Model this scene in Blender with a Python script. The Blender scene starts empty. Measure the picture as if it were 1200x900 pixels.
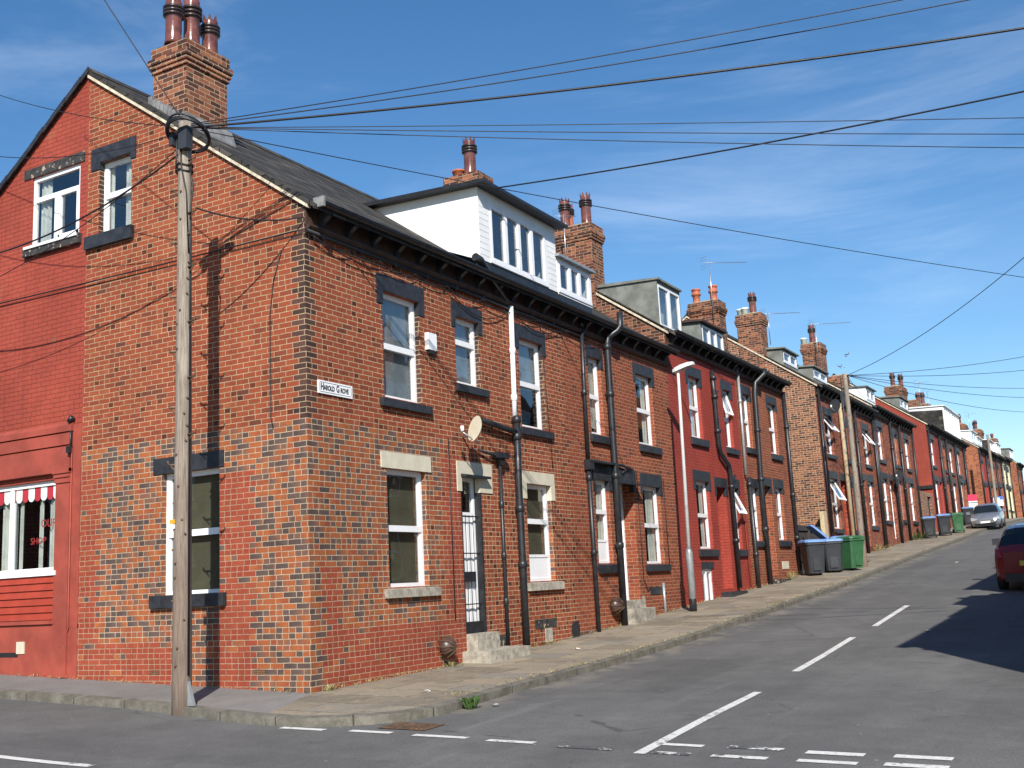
import bpy, math, random
from mathutils import Vector, Matrix
random.seed(7)
R=math.radians
scene=bpy.context.scene
COL=scene.collection
SUN_E=5.0; SKY_S=.105; EXPO=.44; CLOUD=.2; CLOUDC=(9.,9.8,10.8); SKYSAT=1.24

# ------------------------------------------------------------------ terrain
HY=[(-60,-1.8),(-12,-.36),(0,0),(3.56,.07),(5.6,.14),(8.46,.26),(9.6,.33),(12.9,.52),(18.2,.8),(22.7,1.1),(31.7,1.70),
    (38.8,2.14),(44,2.47),(55,3.2),(70,3.92),(90,4.62),(100,4.85),(115,4.95),(140,4.6),(400,2.0)]
def hy(y):
    if y<=HY[0][0]: return HY[0][1]
    for (a,za),(b,zb) in zip(HY,HY[1:]):
        if y<=b: return za+(zb-za)*(y-a)/(b-a)
    return HY[-1][1]
def gz(x,y):
    bx = -.04*max(x,-40) if x<0 else -.02*min(x,60)
    return hy(y)+bx

# ------------------------------------------------------------------ node helpers
class NT:
    def __init__(s,tree): s.t=tree; s.n=tree.nodes; s.l=tree.links
    def node(s,ty,**kw):
        o=s.n.new(ty)
        for k,v in kw.items(): setattr(o,k,v)
        return o
    def put(s,sock,v):
        if isinstance(v,bpy.types.NodeSocket): s.l.new(v,sock)
        elif v is not None:
            try: sock.default_value=v
            except Exception: sock.default_value=(v[0],v[1],v[2],1) if len(v)==3 else v
    def m(s,op,a,b=None,c=None,clamp=False):
        o=s.node('ShaderNodeMath',operation=op); o.use_clamp=clamp
        s.put(o.inputs[0],a); s.put(o.inputs[1],b); s.put(o.inputs[2],c); return o.outputs[0]
    def mix(s,f,a,b,mode='MIX'):
        o=s.node('ShaderNodeMix',data_type='RGBA',blend_type=mode); o.clamp_factor=True
        s.put(o.inputs['Factor'] if False else o.inputs[0],f)
        for so,v in ((o.inputs[6],a),(o.inputs[7],b)):
            if isinstance(v,(tuple,list)) and len(v)==3: v=(*v,1)
            s.put(so,v)
        return o.outputs[2]
    def ramp(s,f,pts,interp='LINEAR'):
        o=s.node('ShaderNodeValToRGB'); e=o.color_ramp; e.interpolation=interp
        while len(e.elements)<len(pts): e.elements.new(.5)
        for el,(p,c) in zip(e.elements,pts):
            el.position=p; el.color=(*c,1) if len(c)==3 else c
        s.put(o.inputs[0],f); return o.outputs[0]
    def noise(s,vec,scale,detail=3,rough=.55,dist=0):
        o=s.node('ShaderNodeTexNoise'); s.put(o.inputs['Vector'],vec)
        o.inputs['Scale'].default_value=scale; o.inputs['Detail'].default_value=detail; o.inputs['Roughness'].default_value=rough
        o.inputs['Distortion'].default_value=dist
        return o.outputs[0]
    def white(s,x,y,z=0.0):
        c=s.node('ShaderNodeCombineXYZ'); s.put(c.inputs[0],x); s.put(c.inputs[1],y); s.put(c.inputs[2],z)
        o=s.node('ShaderNodeTexWhiteNoise',noise_dimensions='3D'); s.put(o.inputs['Vector'],c.outputs[0]); return o.outputs[0]
    def smooth(s,x,a,b,lo=0.,hi=1.):
        o=s.node('ShaderNodeMapRange',interpolation_type='SMOOTHSTEP'); s.put(o.inputs[0],x)
        for i,v in ((1,a),(2,b),(3,lo),(4,hi)): s.put(o.inputs[i],v)
        return o.outputs[0]
def newmat(name):
    m=bpy.data.materials.new(name); m.use_nodes=True
    for n in list(m.node_tree.nodes): m.node_tree.nodes.remove(n)
    t=NT(m.node_tree); out=t.node('ShaderNodeOutputMaterial'); b=t.node('ShaderNodeBsdfPrincipled')
    t.l.new(b.outputs[0],out.inputs[0]); t.b=b; t.out=out
    return m,t
def bump(t,h,strength=.5,dist=.01):
    o=t.node('ShaderNodeBump'); o.inputs['Strength'].default_value=strength; o.inputs['Distance'].default_value=dist
    t.put(o.inputs['Height'],h); t.l.new(o.outputs[0],t.b.inputs['Normal'])
def uvxy(t):
    u=t.node('ShaderNodeUVMap',uv_map='UV'); s=t.node('ShaderNodeSeparateXYZ'); t.l.new(u.outputs[0],s.inputs[0])
    return u.outputs[0],s.outputs[0],s.outputs[1]
def wpos(t): return t.node('ShaderNodeNewGeometry').outputs['Position']

def simple(name,col,rough=.6,metal=0.,var=.25,scale=6.,bumpy=0.,spec=.5,fleck=None):
    m,t=newmat(name)
    p=wpos(t)
    n=t.noise(p,scale,5,.6)
    c=t.mix(t.smooth(n,.3,.7),tuple(v*(1-var) for v in col),tuple(min(1,v*(1+var)) for v in col))
    if fleck:
        n3=t.noise(p,fleck[0],4,.7); c=t.mix(t.smooth(n3,fleck[1],fleck[1]+.06),c,fleck[2])
    t.put(t.b.inputs['Base Color'],c)
    t.b.inputs['Roughness'].default_value=rough; t.b.inputs['Metallic'].default_value=metal
    t.b.inputs['Specular IOR Level'].default_value=spec
    n2=t.noise(p,scale*5,3,.6)
    t.put(t.b.inputs['Roughness'],t.smooth(n2,.2,.8,max(.02,rough-.1),min(1,rough+.1)))
    if bumpy: bump(t,t.noise(p,scale*4,4,.6),.6,bumpy)
    return m

def brick(name,pts,mortar,mw=.0108,header=.1,bw=.225,bh=.075,low=None,repair=None,quoin=None,paint=None,
          var=.2,grime=.18,wob=.004,bdist=.006):
    """procedural bond in metres: every brick gets its own tone, some rows are broken by headers"""
    m,t=newmat(name)
    uv,u0,v0=uvxy(t); p=wpos(t)
    wn=t.node('ShaderNodeTexNoise'); t.put(wn.inputs['Vector'],uv); wn.inputs['Scale'].default_value=9; wn.inputs['Detail'].default_value=3
    sp=t.node('ShaderNodeSeparateXYZ'); t.l.new(wn.outputs[1],sp.inputs[0])
    u=t.m('ADD',u0,t.m('MULTIPLY',t.m('SUBTRACT',sp.outputs[0],.5),wob*2)); v=t.m('ADD',v0,t.m('MULTIPLY',t.m('SUBTRACT',sp.outputs[1],.5),wob*2))
    vr=t.m('DIVIDE',v,bh); row=t.m('FLOOR',vr); fv=t.m('FRACT',vr)
    jit=t.m('MULTIPLY',t.white(row,3.7),.14)
    off=t.m('ADD',t.m('MULTIPLY',t.m('FLOORED_MODULO',row,2.),.5),jit)
    ur=t.m('ADD',t.m('DIVIDE',u,bw),off); col=t.m('FLOOR',ur); fu=t.m('FRACT',ur)
    r1=t.white(col,row,1.3); r2=t.white(col,row,5.1)
    if low:
        lowf=t.m('LESS_THAN',t.m('MULTIPLY',t.m('ADD',row,.5),bh),low['z']); isplit=t.m('LESS_THAN',r2,t.m('ADD',header,t.m('MULTIPLY',lowf,.3)))
    else: isplit=t.m('LESS_THAN',r2,header)
    half=t.m('MULTIPLY',isplit,t.m('GREATER_THAN',fu,.5))
    du=t.m('MULTIPLY',t.m('MINIMUM',fu,t.m('SUBTRACT',1.,fu)),bw)
    dmid=t.m('ADD',t.m('MULTIPLY',t.m('ABSOLUTE',t.m('SUBTRACT',fu,.5)),bw),t.m('MULTIPLY',t.m('SUBTRACT',1.,isplit),1.))
    du=t.m('MINIMUM',du,dmid)
    dv=t.m('MULTIPLY',t.m('MINIMUM',fv,t.m('SUBTRACT',1.,fv)),bh)
    d=t.m('MINIMUM',du,dv)
    mort=t.smooth(d,mw*.35,mw*.62,1.,0.)
    rb=t.m('FRACT',t.m('ADD',r1,t.m('MULTIPLY',half,.61)))
    c=t.ramp(rb,pts)
    c=t.mix(t.m('MULTIPLY',half,t.m('GREATER_THAN',r1,.35)),c,t.mix(1.,c,(.5,.52,.55),'MULTIPLY'))
    uq=t.m('MULTIPLY',t.m('ADD',t.m('SUBTRACT',col,off),.5),bw); vq=t.m('MULTIPLY',t.m('ADD',row,.5),bh)
    mc=mortar
    def box(a,b,lo,hi):
        f=t.m('MULTIPLY',t.m('GREATER_THAN',uq,a),t.m('LESS_THAN',uq,b))
        return t.m('MULTIPLY',f,t.m('MULTIPLY',t.m('GREATER_THAN',vq,lo),t.m('LESS_THAN',vq,hi)))
    if low:
        rg=t.m('ADD',rb,t.m('MULTIPLY',t.m('SUBTRACT',fu,.5),t.m('MULTIPLY',t.m('SUBTRACT',r2,.4),.9)))
        rg=t.m('ADD',rg,t.m('MULTIPLY',t.smooth(uq,.3,1.6),.16),clamp=True)
        c2=t.ramp(rg,low['pts'])
        edge=t.m('MULTIPLY',t.m('SUBTRACT',t.white(col,row,9.),.5),low.get('fray',.8))
        f=t.m('MULTIPLY',t.m('LESS_THAN',vq,low['z']),t.m('LESS_THAN',t.m('ADD',uq,edge),low['u']))
        c=t.mix(f,c,c2); mc=t.mix(f,mortar,low['mortar'])
    if quoin:
        f=box(-.16,.17,quoin['z'],99.); c=t.mix(f,c,t.mix(r2,(.045,.028,.024),(.10,.05,.04)))
    if repair:
        f=None
        for bx in repair['boxes']:
            g=box(*bx); f=g if f is None else t.m('MAXIMUM',f,g)
        pr=t.m('LESS_THAN',t.white(col,row,7.7),.93); f=t.m('MULTIPLY',f,pr)
        c=t.mix(f,c,t.mix(r2,repair['c'][0],repair['c'][1]))
        mc=t.mix(f,mc,repair['mortar'])
    # colour inside a brick and across the wall
    n1=t.noise(uv,38,4,.65); n2=t.noise(p,.7,5,.6); n3=t.noise(p,4.,4,.6)
    c=t.mix(1.,c,t.ramp(n1,[(.25,(1-var,)*3),(.75,(1+var,)*3)]),'MULTIPLY')
    if paint:
        c=t.mix(t.smooth(n1,.2,.8),paint[0],paint[1])
        c=t.mix(t.m('MULTIPLY',mort,.8),c,tuple(x*.5 for x in paint[0]))
        wear=t.smooth(t.noise(p,1.6,7,.7),.60,.70); c=t.mix(t.m('MULTIPLY',wear,.6),c,paint[2])
        dirt=t.smooth(t.noise(p,5.,6,.75),.56,.7); c=t.mix(t.m('MULTIPLY',dirt,.35),c,(.12,.035,.03))
    else:
        mcn=t.mix(t.smooth(t.noise(uv,14,3),.42,.8),mc,t.mix(1.,mc,(.6,.56,.5),'MULTIPLY'))
        c=t.mix(mort,c,mcn)
        stain=t.smooth(t.noise(p,2.2,6,.7),.63,.78); c=t.mix(t.m('MULTIPLY',stain,.35),c,(.06,.04,.03))
    mpz=t.node('ShaderNodeMapping'); t.l.new(p,mpz.inputs[0]); mpz.inputs['Scale'].default_value=(2.6,2.6,.22)
    stv=t.smooth(t.noise(mpz.outputs[0],1.6,5,.6),.52,.75); c=t.mix(t.m('MULTIPLY',stv,.28),c,t.mix(1.,c,(.45,.42,.42),'MULTIPLY'))
    spz=t.node('ShaderNodeSeparateXYZ'); t.l.new(p,spz.inputs[0])
    g=t.ramp(n2,[(.3,(1-grime,)*3),(.72,(1+grime*.6,)*3)])
    c=t.mix(1.,c,g,'MULTIPLY'); c=t.mix(1.,c,t.ramp(n3,[(.3,(.9,)*3),(.7,(1.08,)*3)]),'MULTIPLY')
    t.put(t.b.inputs['Base Color'],c); t.b.inputs['Roughness'].default_value=.9 if not paint else .7
    t.b.inputs['Specular IOR Level'].default_value=.2
    h=t.m('ADD',t.m('SUBTRACT',1.,mort),t.m('MULTIPLY',n1,.5)); h=t.m('ADD',h,t.m('MULTIPLY',r2,.25))
    bump(t,h,.7 if not paint else .6,bdist)
    return m

M={}
RED=[(0,(.12,.042,.028)),(.05,(.18,.048,.027)),(.2,(.235,.056,.027)),(.6,(.28,.069,.031)),(.9,(.255,.061,.029)),(1,(.305,.088,.04))]
LOW=[(0,(.082,.056,.050)),(.30,(.118,.078,.066)),(.44,(.19,.092,.06)),(.56,(.30,.09,.036)),(.8,(.34,.105,.038)),(1,(.27,.07,.033))]
MORT=(.47,.35,.22)
M['corner']=brick('corner_brick',RED,MORT,header=.15,low=dict(pts=LOW,z=3.5,u=3.3,mortar=(.48,.385,.27),fray=1.1),quoin=dict(z=3.5),
   repair=dict(c=((.25,.048,.027),(.30,.068,.035)),mortar=(.42,.27,.18),boxes=[(-4.6,-2.2,-1,.66),(-1.62,-.98,-1,2.95),(-4.6,-4.05,-1,3.2),(.5,3.7,-1,.74),(3.2,3.75,-1,3.3),(-9,-4.3,3.5,20),
      (.25,.62,-1,1.6)]))
M['brick']=brick('terrace_brick',RED,(.38,.265,.175),header=.08,repair=dict(c=((.08,.05,.045),(.15,.07,.05)),mortar=(.4,.3,.25),boxes=[(4.9,13.2,-1,.33)]))
M['brick_maroon']=brick('maroon_brick',[(0,(.11,.04,.03)),(.3,(.23,.06,.036)),(.7,(.29,.08,.045)),(1,(.33,.11,.06))],(.31,.19,.13),header=.2)
M['brick_brown']=brick('brown_gable_brick',[(0,(.06,.035,.028)),(.25,(.14,.055,.036)),(.6,(.23,.09,.05)),(1,(.32,.14,.07))],(.56,.44,.31),mw=.014,header=.2)
M['brick_chimney']=brick('chimney_brick',[(0,(.05,.026,.022)),(.35,(.12,.045,.03)),(.7,(.22,.075,.042)),(1,(.31,.12,.06))],(.40,.31,.215),mw=.012,header=.2,grime=.3)
M['brick_orange']=brick('orange_gable_brick',[(0,(.22,.07,.04)),(.5,(.33,.11,.055)),(1,(.40,.15,.07))],(.32,.19,.12),header=.2)
M['red_paint']=brick('red_painted_brick',RED,MORT,paint=((.29,.055,.036),(.335,.068,.044),(.27,.10,.055)))
M['red_paint2']=brick('dark_red_painted_brick',RED,MORT,paint=((.31,.052,.036),(.35,.062,.042),(.22,.045,.033)))
M['slate']=brick('slate_roof',[(0,(.03,.029,.028)),(.5,(.052,.049,.045)),(.9,(.075,.068,.06)),(1,(.12,.105,.085))],(.012,.012,.012),mw=.016,header=0,bw=.3,bh=.22,wob=.01,grime=.3,bdist=.012)
M['red_render']=simple('red_shopfront_paint',(.29,.057,.037),.6,var=.2,scale=2.,bumpy=.003,fleck=(4.,.63,(.20,.06,.045)))
M['red_board']=simple('red_shutter_boards',(.33,.045,.022),.45,var=.12,scale=4)
M['black']=simple('black_paint',(.018,.019,.022),.42,var=.3,scale=9,bumpy=.002)
M['black_stone']=simple('black_painted_stone',(.024,.026,.031),.5,var=.35,scale=7,bumpy=.004,fleck=(14.,.70,(.10,.10,.10)))
M['worn_stone']=simple('flaking_black_stone',(.035,.033,.032),.7,var=.4,scale=8,bumpy=.005,fleck=(11.,.58,(.42,.33,.24)))
M['cream_stone']=simple('cream_painted_stone',(.56,.52,.40),.7,var=.08,scale=5,bumpy=.002)
M['old_stone']=simple('weathered_stone',(.33,.30,.245),.9,var=.3,scale=9,bumpy=.008,fleck=(16.,.6,(.16,.15,.12)))
M['white']=simple('white_upvc',(.80,.81,.82),.3,var=.03,scale=3)
M['white_old']=simple('white_weatherboard',(.80,.80,.79),.5,var=.05,scale=2.5)
M['grey_felt']=simple('grey_felt_dormer',(.16,.17,.15),.85,var=.28,scale=3,bumpy=.003)
M['lead']=simple('lead_flashing',(.19,.19,.19),.6,var=.3,scale=7)
M['verge']=simple('verge_mortar',(.55,.48,.36),.95,var=.3,scale=11,bumpy=.006)
M['grey_metal']=simple('grey_metal',(.34,.36,.37),.4,metal=.4,var=.15)
M['galv']=simple('aerial_metal',(.42,.43,.44),.35,metal=.7,var=.15)
M['dark_wood']=simple('dark_soffit_boards',(.05,.026,.018),.7,var=.35,scale=5)
M['pot_dark']=simple('glazed_clay_pot',(.155,.055,.042),.22,var=.4,scale=6)
M['pot_band']=simple('dark_pot_bands',(.035,.024,.024),.3,var=.3,scale=8)
M['pot_orange']=simple('terracotta_pot',(.42,.12,.06),.7,var=.25,scale=6)
M['flaunch']=simple('mortar_flaunching',(.30,.26,.17),.95,var=.4,scale=8,bumpy=.01)
M['curtain']=simple('pale_curtain',(.70,.69,.62),.9,var=.15,scale=4)
M['pane_backing']=simple('grey_pane_backing',(.30,.33,.36),.9,var=.2,scale=3)  # pale backing added to brighten upstairs panes, where glass reflects too little sky
M['blind']=simple('olive_blind',(.15,.132,.08),.9,var=.15,scale=4)
M['cable']=simple('black_cable',(.012,.012,.014),.5,var=.2)
M['bin_grey']=simple('grey_bin_plastic',(.030,.034,.040),.45,var=.15,scale=3)
M['bin_blue']=simple('blue_bin_lid',(.14,.26,.52),.45,var=.12,scale=3)
M['bin_green']=simple('green_bin_plastic',(.035,.115,.05),.45,var=.15,scale=3)
M['rubber']=simple('rubber',(.02,.02,.02),.8,var=.2)
M['lamp_white']=simple('pale_lamp_column',(.70,.71,.70),.4,var=.06)
M['gate']=simple('dark_gate_boards',(.045,.036,.034),.75,var=.3,scale=8)
M['plank']=simple('pale_timber',(.50,.40,.25),.8,var=.15,scale=6)
M['leaf']=simple('weed_leaves',(.06,.12,.025),.6,var=.4,scale=30)
M['dry']=simple('dry_grass',(.28,.24,.10),.8,var=.4,scale=30)
M['rust']=simple('rusty_iron',(.11,.065,.035),.8,var=.4,scale=12,bumpy=.004)
M['flue']=simple('brown_flue_cowl',(.07,.04,.032),.4,var=.3,scale=14)
M['silver']=simple('silver_car_paint',(.30,.31,.33),.22,metal=.6,var=.03)
M['carred']=simple('red_car_paint',(.22,.012,.018),.15,var=.05)
M['carglass']=simple('car_glass',(.012,.016,.018),.04,var=.1)
M['chrome']=simple('chrome_lamp',(.7,.7,.72),.08,metal=.6,var=.05)
M['tail']=simple('red_tail_lens',(.35,.012,.01),.12,var=.1)
M['plate_y']=simple('yellow_plate',(.75,.55,.05),.4,var=.05)
M['plate_w']=simple('white_plate',(.8,.8,.78),.4,var=.05)
M['red_sign']=simple('crimson_board',(.62,.02,.08),.5,var=.05)
M['white_sign']=simple('white_board',(.82,.83,.83),.45,var=.04)
M['blue_sign']=simple('blue_board',(.05,.13,.42),.5,var=.05)
M['paleblue_sign']=simple('pale_blue_board',(.55,.72,.80),.5,var=.04)
M['letter']=simple('black_lettering',(.015,.015,.02),.6,var=.1)
M['redletter']=simple('red_lettering',(.26,.025,.022),.6,var=.1)
M['awn_red']=simple('red_awning_stripe',(.36,.02,.035),.8,var=.1)
M['awn_white']=simple('white_awning_stripe',(.68,.74,.68),.8,var=.05)
M['yellow']=simple('orange_notice',(.75,.33,.02),.6,var=.1)
M['paper']=simple('white_notice',(.8,.8,.8),.7,var=.05)
M['cream_house']=simple('cream_render',(.66,.60,.38),.8,var=.08)
M['tile_red']=simple('red_tile_edge',(.42,.12,.05),.8,var=.25,scale=9)
M['litter']=simple('litter_paper',(.7,.68,.62),.8,var=.2,scale=20)

def glassmat():
    m,t=newmat('window_glass')
    t.n.remove(t.b)
    tr=t.node('ShaderNodeBsdfTransparent'); tr.inputs[0].default_value=(.70,.74,.74,1)
    gl=t.node('ShaderNodeBsdfGlossy'); gl.inputs['Roughness'].default_value=.02; gl.inputs[0].default_value=(.95,.97,1,1)
    ge=t.node('ShaderNodeNewGeometry'); vd=t.node('ShaderNodeVectorMath',operation='DOT_PRODUCT'); t.l.new(ge.outputs['Normal'],vd.inputs[0]); t.l.new(ge.outputs['Incoming'],vd.inputs[1])
    sch=t.m('POWER',t.m('SUBTRACT',1.,t.m('ABSOLUTE',vd.outputs['Value'])),4.)
    n=t.noise(wpos(t),1.1,2); bp=t.node('ShaderNodeBump'); bp.inputs['Strength'].default_value=.25; bp.inputs['Distance'].default_value=.02
    t.l.new(n,bp.inputs['Height']); t.l.new(bp.outputs[0],gl.inputs['Normal'])
    f=t.m('ADD',t.m('MULTIPLY',sch,.85),.15,clamp=True)
    mx=t.node('ShaderNodeMixShader'); t.l.new(f,mx.inputs[0]); t.l.new(tr.outputs[0],mx.inputs[1]); t.l.new(gl.outputs[0],mx.inputs[2])
    t.l.new(mx.outputs[0],t.out.inputs[0]); return m
M['glass']=glassmat()

def asphalt(name,c0,c1,speck=.42,patch=True):
    m,t=newmat(name); p=wpos(t)
    n=t.noise(p,.35,6,.6); n1=t.noise(p,90,2,.7); n2=t.noise(p,2.3,6,.65)
    c=t.mix(t.smooth(n,.35,.68),c0,c1)
    c=t.mix(1.,c,t.ramp(n1,[(.3,(1-speck,)*3),(.7,(1+speck,)*3)]),'MULTIPLY')
    c=t.mix(1.,c,t.ramp(n2,[(.3,(.85,)*3),(.7,(1.1,)*3)]),'MULTIPLY')
    if patch:
        mp=t.node('ShaderNodeMapping'); t.l.new(p,mp.inputs[0]); mp.inputs['Scale'].default_value=(.9,.12,1)
        s=t.smooth(t.noise(mp.outputs[0],2.,5,.6),.62,.78); c=t.mix(t.m('MULTIPLY',s,.4),c,tuple(v*1.6 for v in c1))
        v=t.node('ShaderNodeTexVoronoi',feature='DISTANCE_TO_EDGE'); t.put(v.inputs['Vector'],p); v.inputs['Scale'].default_value=.33
        w=t.noise(p,3.,4); cr=t.smooth(t.m('ADD',v.outputs[0],t.m('MULTIPLY',t.m('SUBTRACT',w,.5),.05)),.0,.006,1.,0.)
        c=t.mix(t.m('MULTIPLY',cr,t.m('MULTIPLY',t.smooth(n,.42,.6),.5)),c,(.03,.03,.03))
        vp=t.node('ShaderNodeTexVoronoi'); t.put(vp.inputs['Vector'],p); vp.inputs['Scale'].default_value=2.2
        xs=t.node('ShaderNodeSeparateXYZ'); t.l.new(p,xs.inputs[0])
        def rect(x0,x1,y0,y1,w=.02):
            X=t.m('ADD',xs.outputs[0],t.m('MULTIPLY',t.m('SUBTRACT',w_,.5),.06)); Y=t.m('ADD',xs.outputs[1],t.m('MULTIPLY',t.m('SUBTRACT',w_,.5),.06))
            return t.m('MULTIPLY',t.m('MULTIPLY',t.smooth(X,x0,x0+w),t.smooth(X,x1,x1+w,1.,0.)),t.m('MULTIPLY',t.smooth(Y,y0,y0+w),t.smooth(Y,y1,y1+w,1.,0.)))
        w_=w
        for rc,k in (((3.0,4.1,1.6,5.2),.80),((5.9,7.6,-1.2,6.4),1.16),((2.6,3.3,9.,30.),.86),((-6,3.4,-3.5,-2.9),.85),((5.6,6.5,12.,22.),1.12),((3.6,4.6,-7,-2.4),1.1)):
            c=t.mix(t.m('MULTIPLY',rect(*rc),.5),c,t.mix(1.,c,(k,k,k),'MULTIPLY'))
        for xc in (3.3,4.35,5.75,6.9):
            tk=t.smooth(t.m('ABSOLUTE',t.m('SUBTRACT',xs.outputs[0],xc)),.05,.32,1.,0.); c=t.mix(t.m('MULTIPLY',tk,.22),c,t.mix(1.,c,(1.25,1.25,1.24),'MULTIPLY'))
        oil=t.smooth(t.noise(p,1.1,4,.5),.66,.76); c=t.mix(t.m('MULTIPLY',oil,.35),c,(.04,.04,.04))
        gut=t.m('MULTIPLY',t.smooth(xs.outputs[0],2.3,2.75,1.,0.),t.smooth(n2,.42,.62)); gut=t.m('MULTIPLY',gut,t.m('GREATER_THAN',xs.outputs[1],-.4)); c=t.mix(t.m('MULTIPLY',gut,.5),c,(.26,.22,.16))
        sp=t.m('LESS_THAN',vp.outputs['Distance'],.035); c=t.mix(t.m('MULTIPLY',sp,.6),c,(.4,.38,.33))
    t.put(t.b.inputs['Base Color'],c); t.b.inputs['Roughness'].default_value=.88; t.b.inputs['Specular IOR Level'].default_value=.3
    bump(t,t.m('ADD',n1,t.m('MULTIPLY',n2,.5)),.5,.006); return m
M['asphalt']=asphalt('road_asphalt',(.104,.102,.098),(.132,.129,.123))
M['tarmac']=asphalt('pavement_tarmac',(.17,.165,.155),(.22,.21,.195),.3,False)
M['earth']=asphalt('ground_earth',(.10,.095,.085),(.14,.13,.11),.3,False)
def flagstone():
    m,t=newmat('flagstones'); p=wpos(t); s=t.node('ShaderNodeSeparateXYZ'); t.l.new(p,s.inputs[0])
    vr=t.m('DIVIDE',s.outputs[1],.62); row=t.m('FLOOR',vr); fv=t.m('FRACT',vr)
    ur=t.m('ADD',t.m('DIVIDE',s.outputs[0],.86),t.m('MULTIPLY',t.white(row,2.),.9)); col=t.m('FLOOR',ur); fu=t.m('FRACT',ur)
    du=t.m('MULTIPLY',t.m('MINIMUM',fu,t.m('SUBTRACT',1.,fu)),.86); dv=t.m('MULTIPLY',t.m('MINIMUM',fv,t.m('SUBTRACT',1.,fv)),.62)
    wob=t.m('MULTIPLY',t.m('SUBTRACT',t.noise(p,6,3),.5),.03)
    j=t.smooth(t.m('ADD',t.m('MINIMUM',du,dv),wob),.004,.02,1.,0.)
    r=t.white(col,row); n=t.noise(p,3.5,6,.7); n2=t.noise(p,40,3,.6); n3=t.noise(p,.8,5,.6)
    c=t.ramp(r,[(0,(.17,.142,.10)),(.4,(.235,.195,.14)),(.75,(.28,.235,.17)),(1,(.20,.182,.15))])
    c=t.mix(t.smooth(n,.5,.72),c,(.31,.25,.165)); c=t.mix(t.m('MULTIPLY',t.smooth(n3,.5,.66),.55),c,(.15,.13,.105))
    c=t.mix(1.,c,t.ramp(n2,[(.3,(.75,)*3),(.7,(1.2,)*3)]),'MULTIPLY')
    c=t.mix(t.m('MULTIPLY',j,.75),c,t.mix(t.smooth(n,.45,.6),(.075,.062,.045),(.40,.33,.20)))
    t.put(t.b.inputs['Base Color'],c); t.b.inputs['Roughness'].default_value=.9
    bump(t,t.m('ADD',t.m('SUBTRACT',t.m('MULTIPLY',n,.8),j),t.m('MULTIPLY',r,.6)),.6,.012); return m
M['flags']=flagstone()
def kerbmat():
    m,t=newmat('kerb_stone'); uv,u,v=uvxy(t); p=wpos(t)
    f=t.m('FRACT',t.m('DIVIDE',u,.95)); d=t.m('MULTIPLY',t.m('MINIMUM',f,t.m('SUBTRACT',1.,f)),.95)
    j=t.smooth(d,.004,.012,1.,0.); n=t.noise(p,5,6,.7); n2=t.noise(p,60,3)
    c=t.mix(t.smooth(n,.35,.68),(.10,.092,.07),(.185,.17,.138)); c=t.mix(1.,c,t.ramp(n2,[(.3,(.8,)*3),(.7,(1.15,)*3)]),'MULTIPLY')
    c=t.mix(j,c,(.04,.035,.028)); t.put(t.b.inputs['Base Color'],c); t.b.inputs['Roughness'].default_value=.9
    bump(t,t.m('SUBTRACT',n,j),.6,.01); return m
M['kerb']=kerbmat()
def paintmat(name,wear):
    m,t=newmat(name); p=wpos(t)
    n=t.noise(p,14,6,.75); n2=t.noise(p,1.7,3); f=t.smooth(t.m('ADD',n,t.m('MULTIPLY',t.m('SUBTRACT',n2,.5),.5)),wear,wear+.07)
    a=t.mix(t.smooth(t.noise(p,90,2,.7),.3,.7),(.05,.05,.05),(.11,.11,.11)); c=t.mix(f,a,t.mix(t.smooth(t.noise(p,25,4),.3,.7),(.55,.54,.50),(.72,.71,.67)))
    t.put(t.b.inputs['Base Color'],c); t.b.inputs['Roughness'].default_value=.7; return m
M['paint']=paintmat('white_road_paint',.35); M['paint_worn']=paintmat('worn_white_road_paint',.50)
def woodpole():
    m,t=newmat('weathered_pole_wood'); p=wpos(t)
    mp=t.node('ShaderNodeMapping'); t.l.new(p,mp.inputs[0]); mp.inputs['Scale'].default_value=(1,1,.05)
    n=t.noise(mp.outputs[0],55,6,.7); n2=t.noise(p,1.3,5,.6)
    c=t.mix(t.smooth(n,.3,.7),(.17,.135,.105),(.36,.31,.25)); 
    s=t.node('ShaderNodeSeparateXYZ'); t.l.new(p,s.inputs[0])
    low=t.smooth(t.m('ADD',s.outputs[2],t.m('MULTIPLY',t.m('SUBTRACT',n2,.5),2.5)),1.2,4.5,1.,0.)
    c=t.mix(t.m('MULTIPLY',low,.55),c,(.115,.066,.045)); c=t.mix(1.,c,t.ramp(n2,[(.3,(.8,)*3),(.7,(1.12,)*3)]),'MULTIPLY')
    cr=t.smooth(t.noise(mp.outputs[0],18,4,.7),.66,.70); c=t.mix(t.m('MULTIPLY',cr,.7),c,(.03,.025,.02))
    t.put(t.b.inputs['Base Color'],c); t.b.inputs['Roughness'].default_value=.9; bump(t,t.m('SUBTRACT',n,cr),.7,.008); return m
M['pole']=woodpole()

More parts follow.
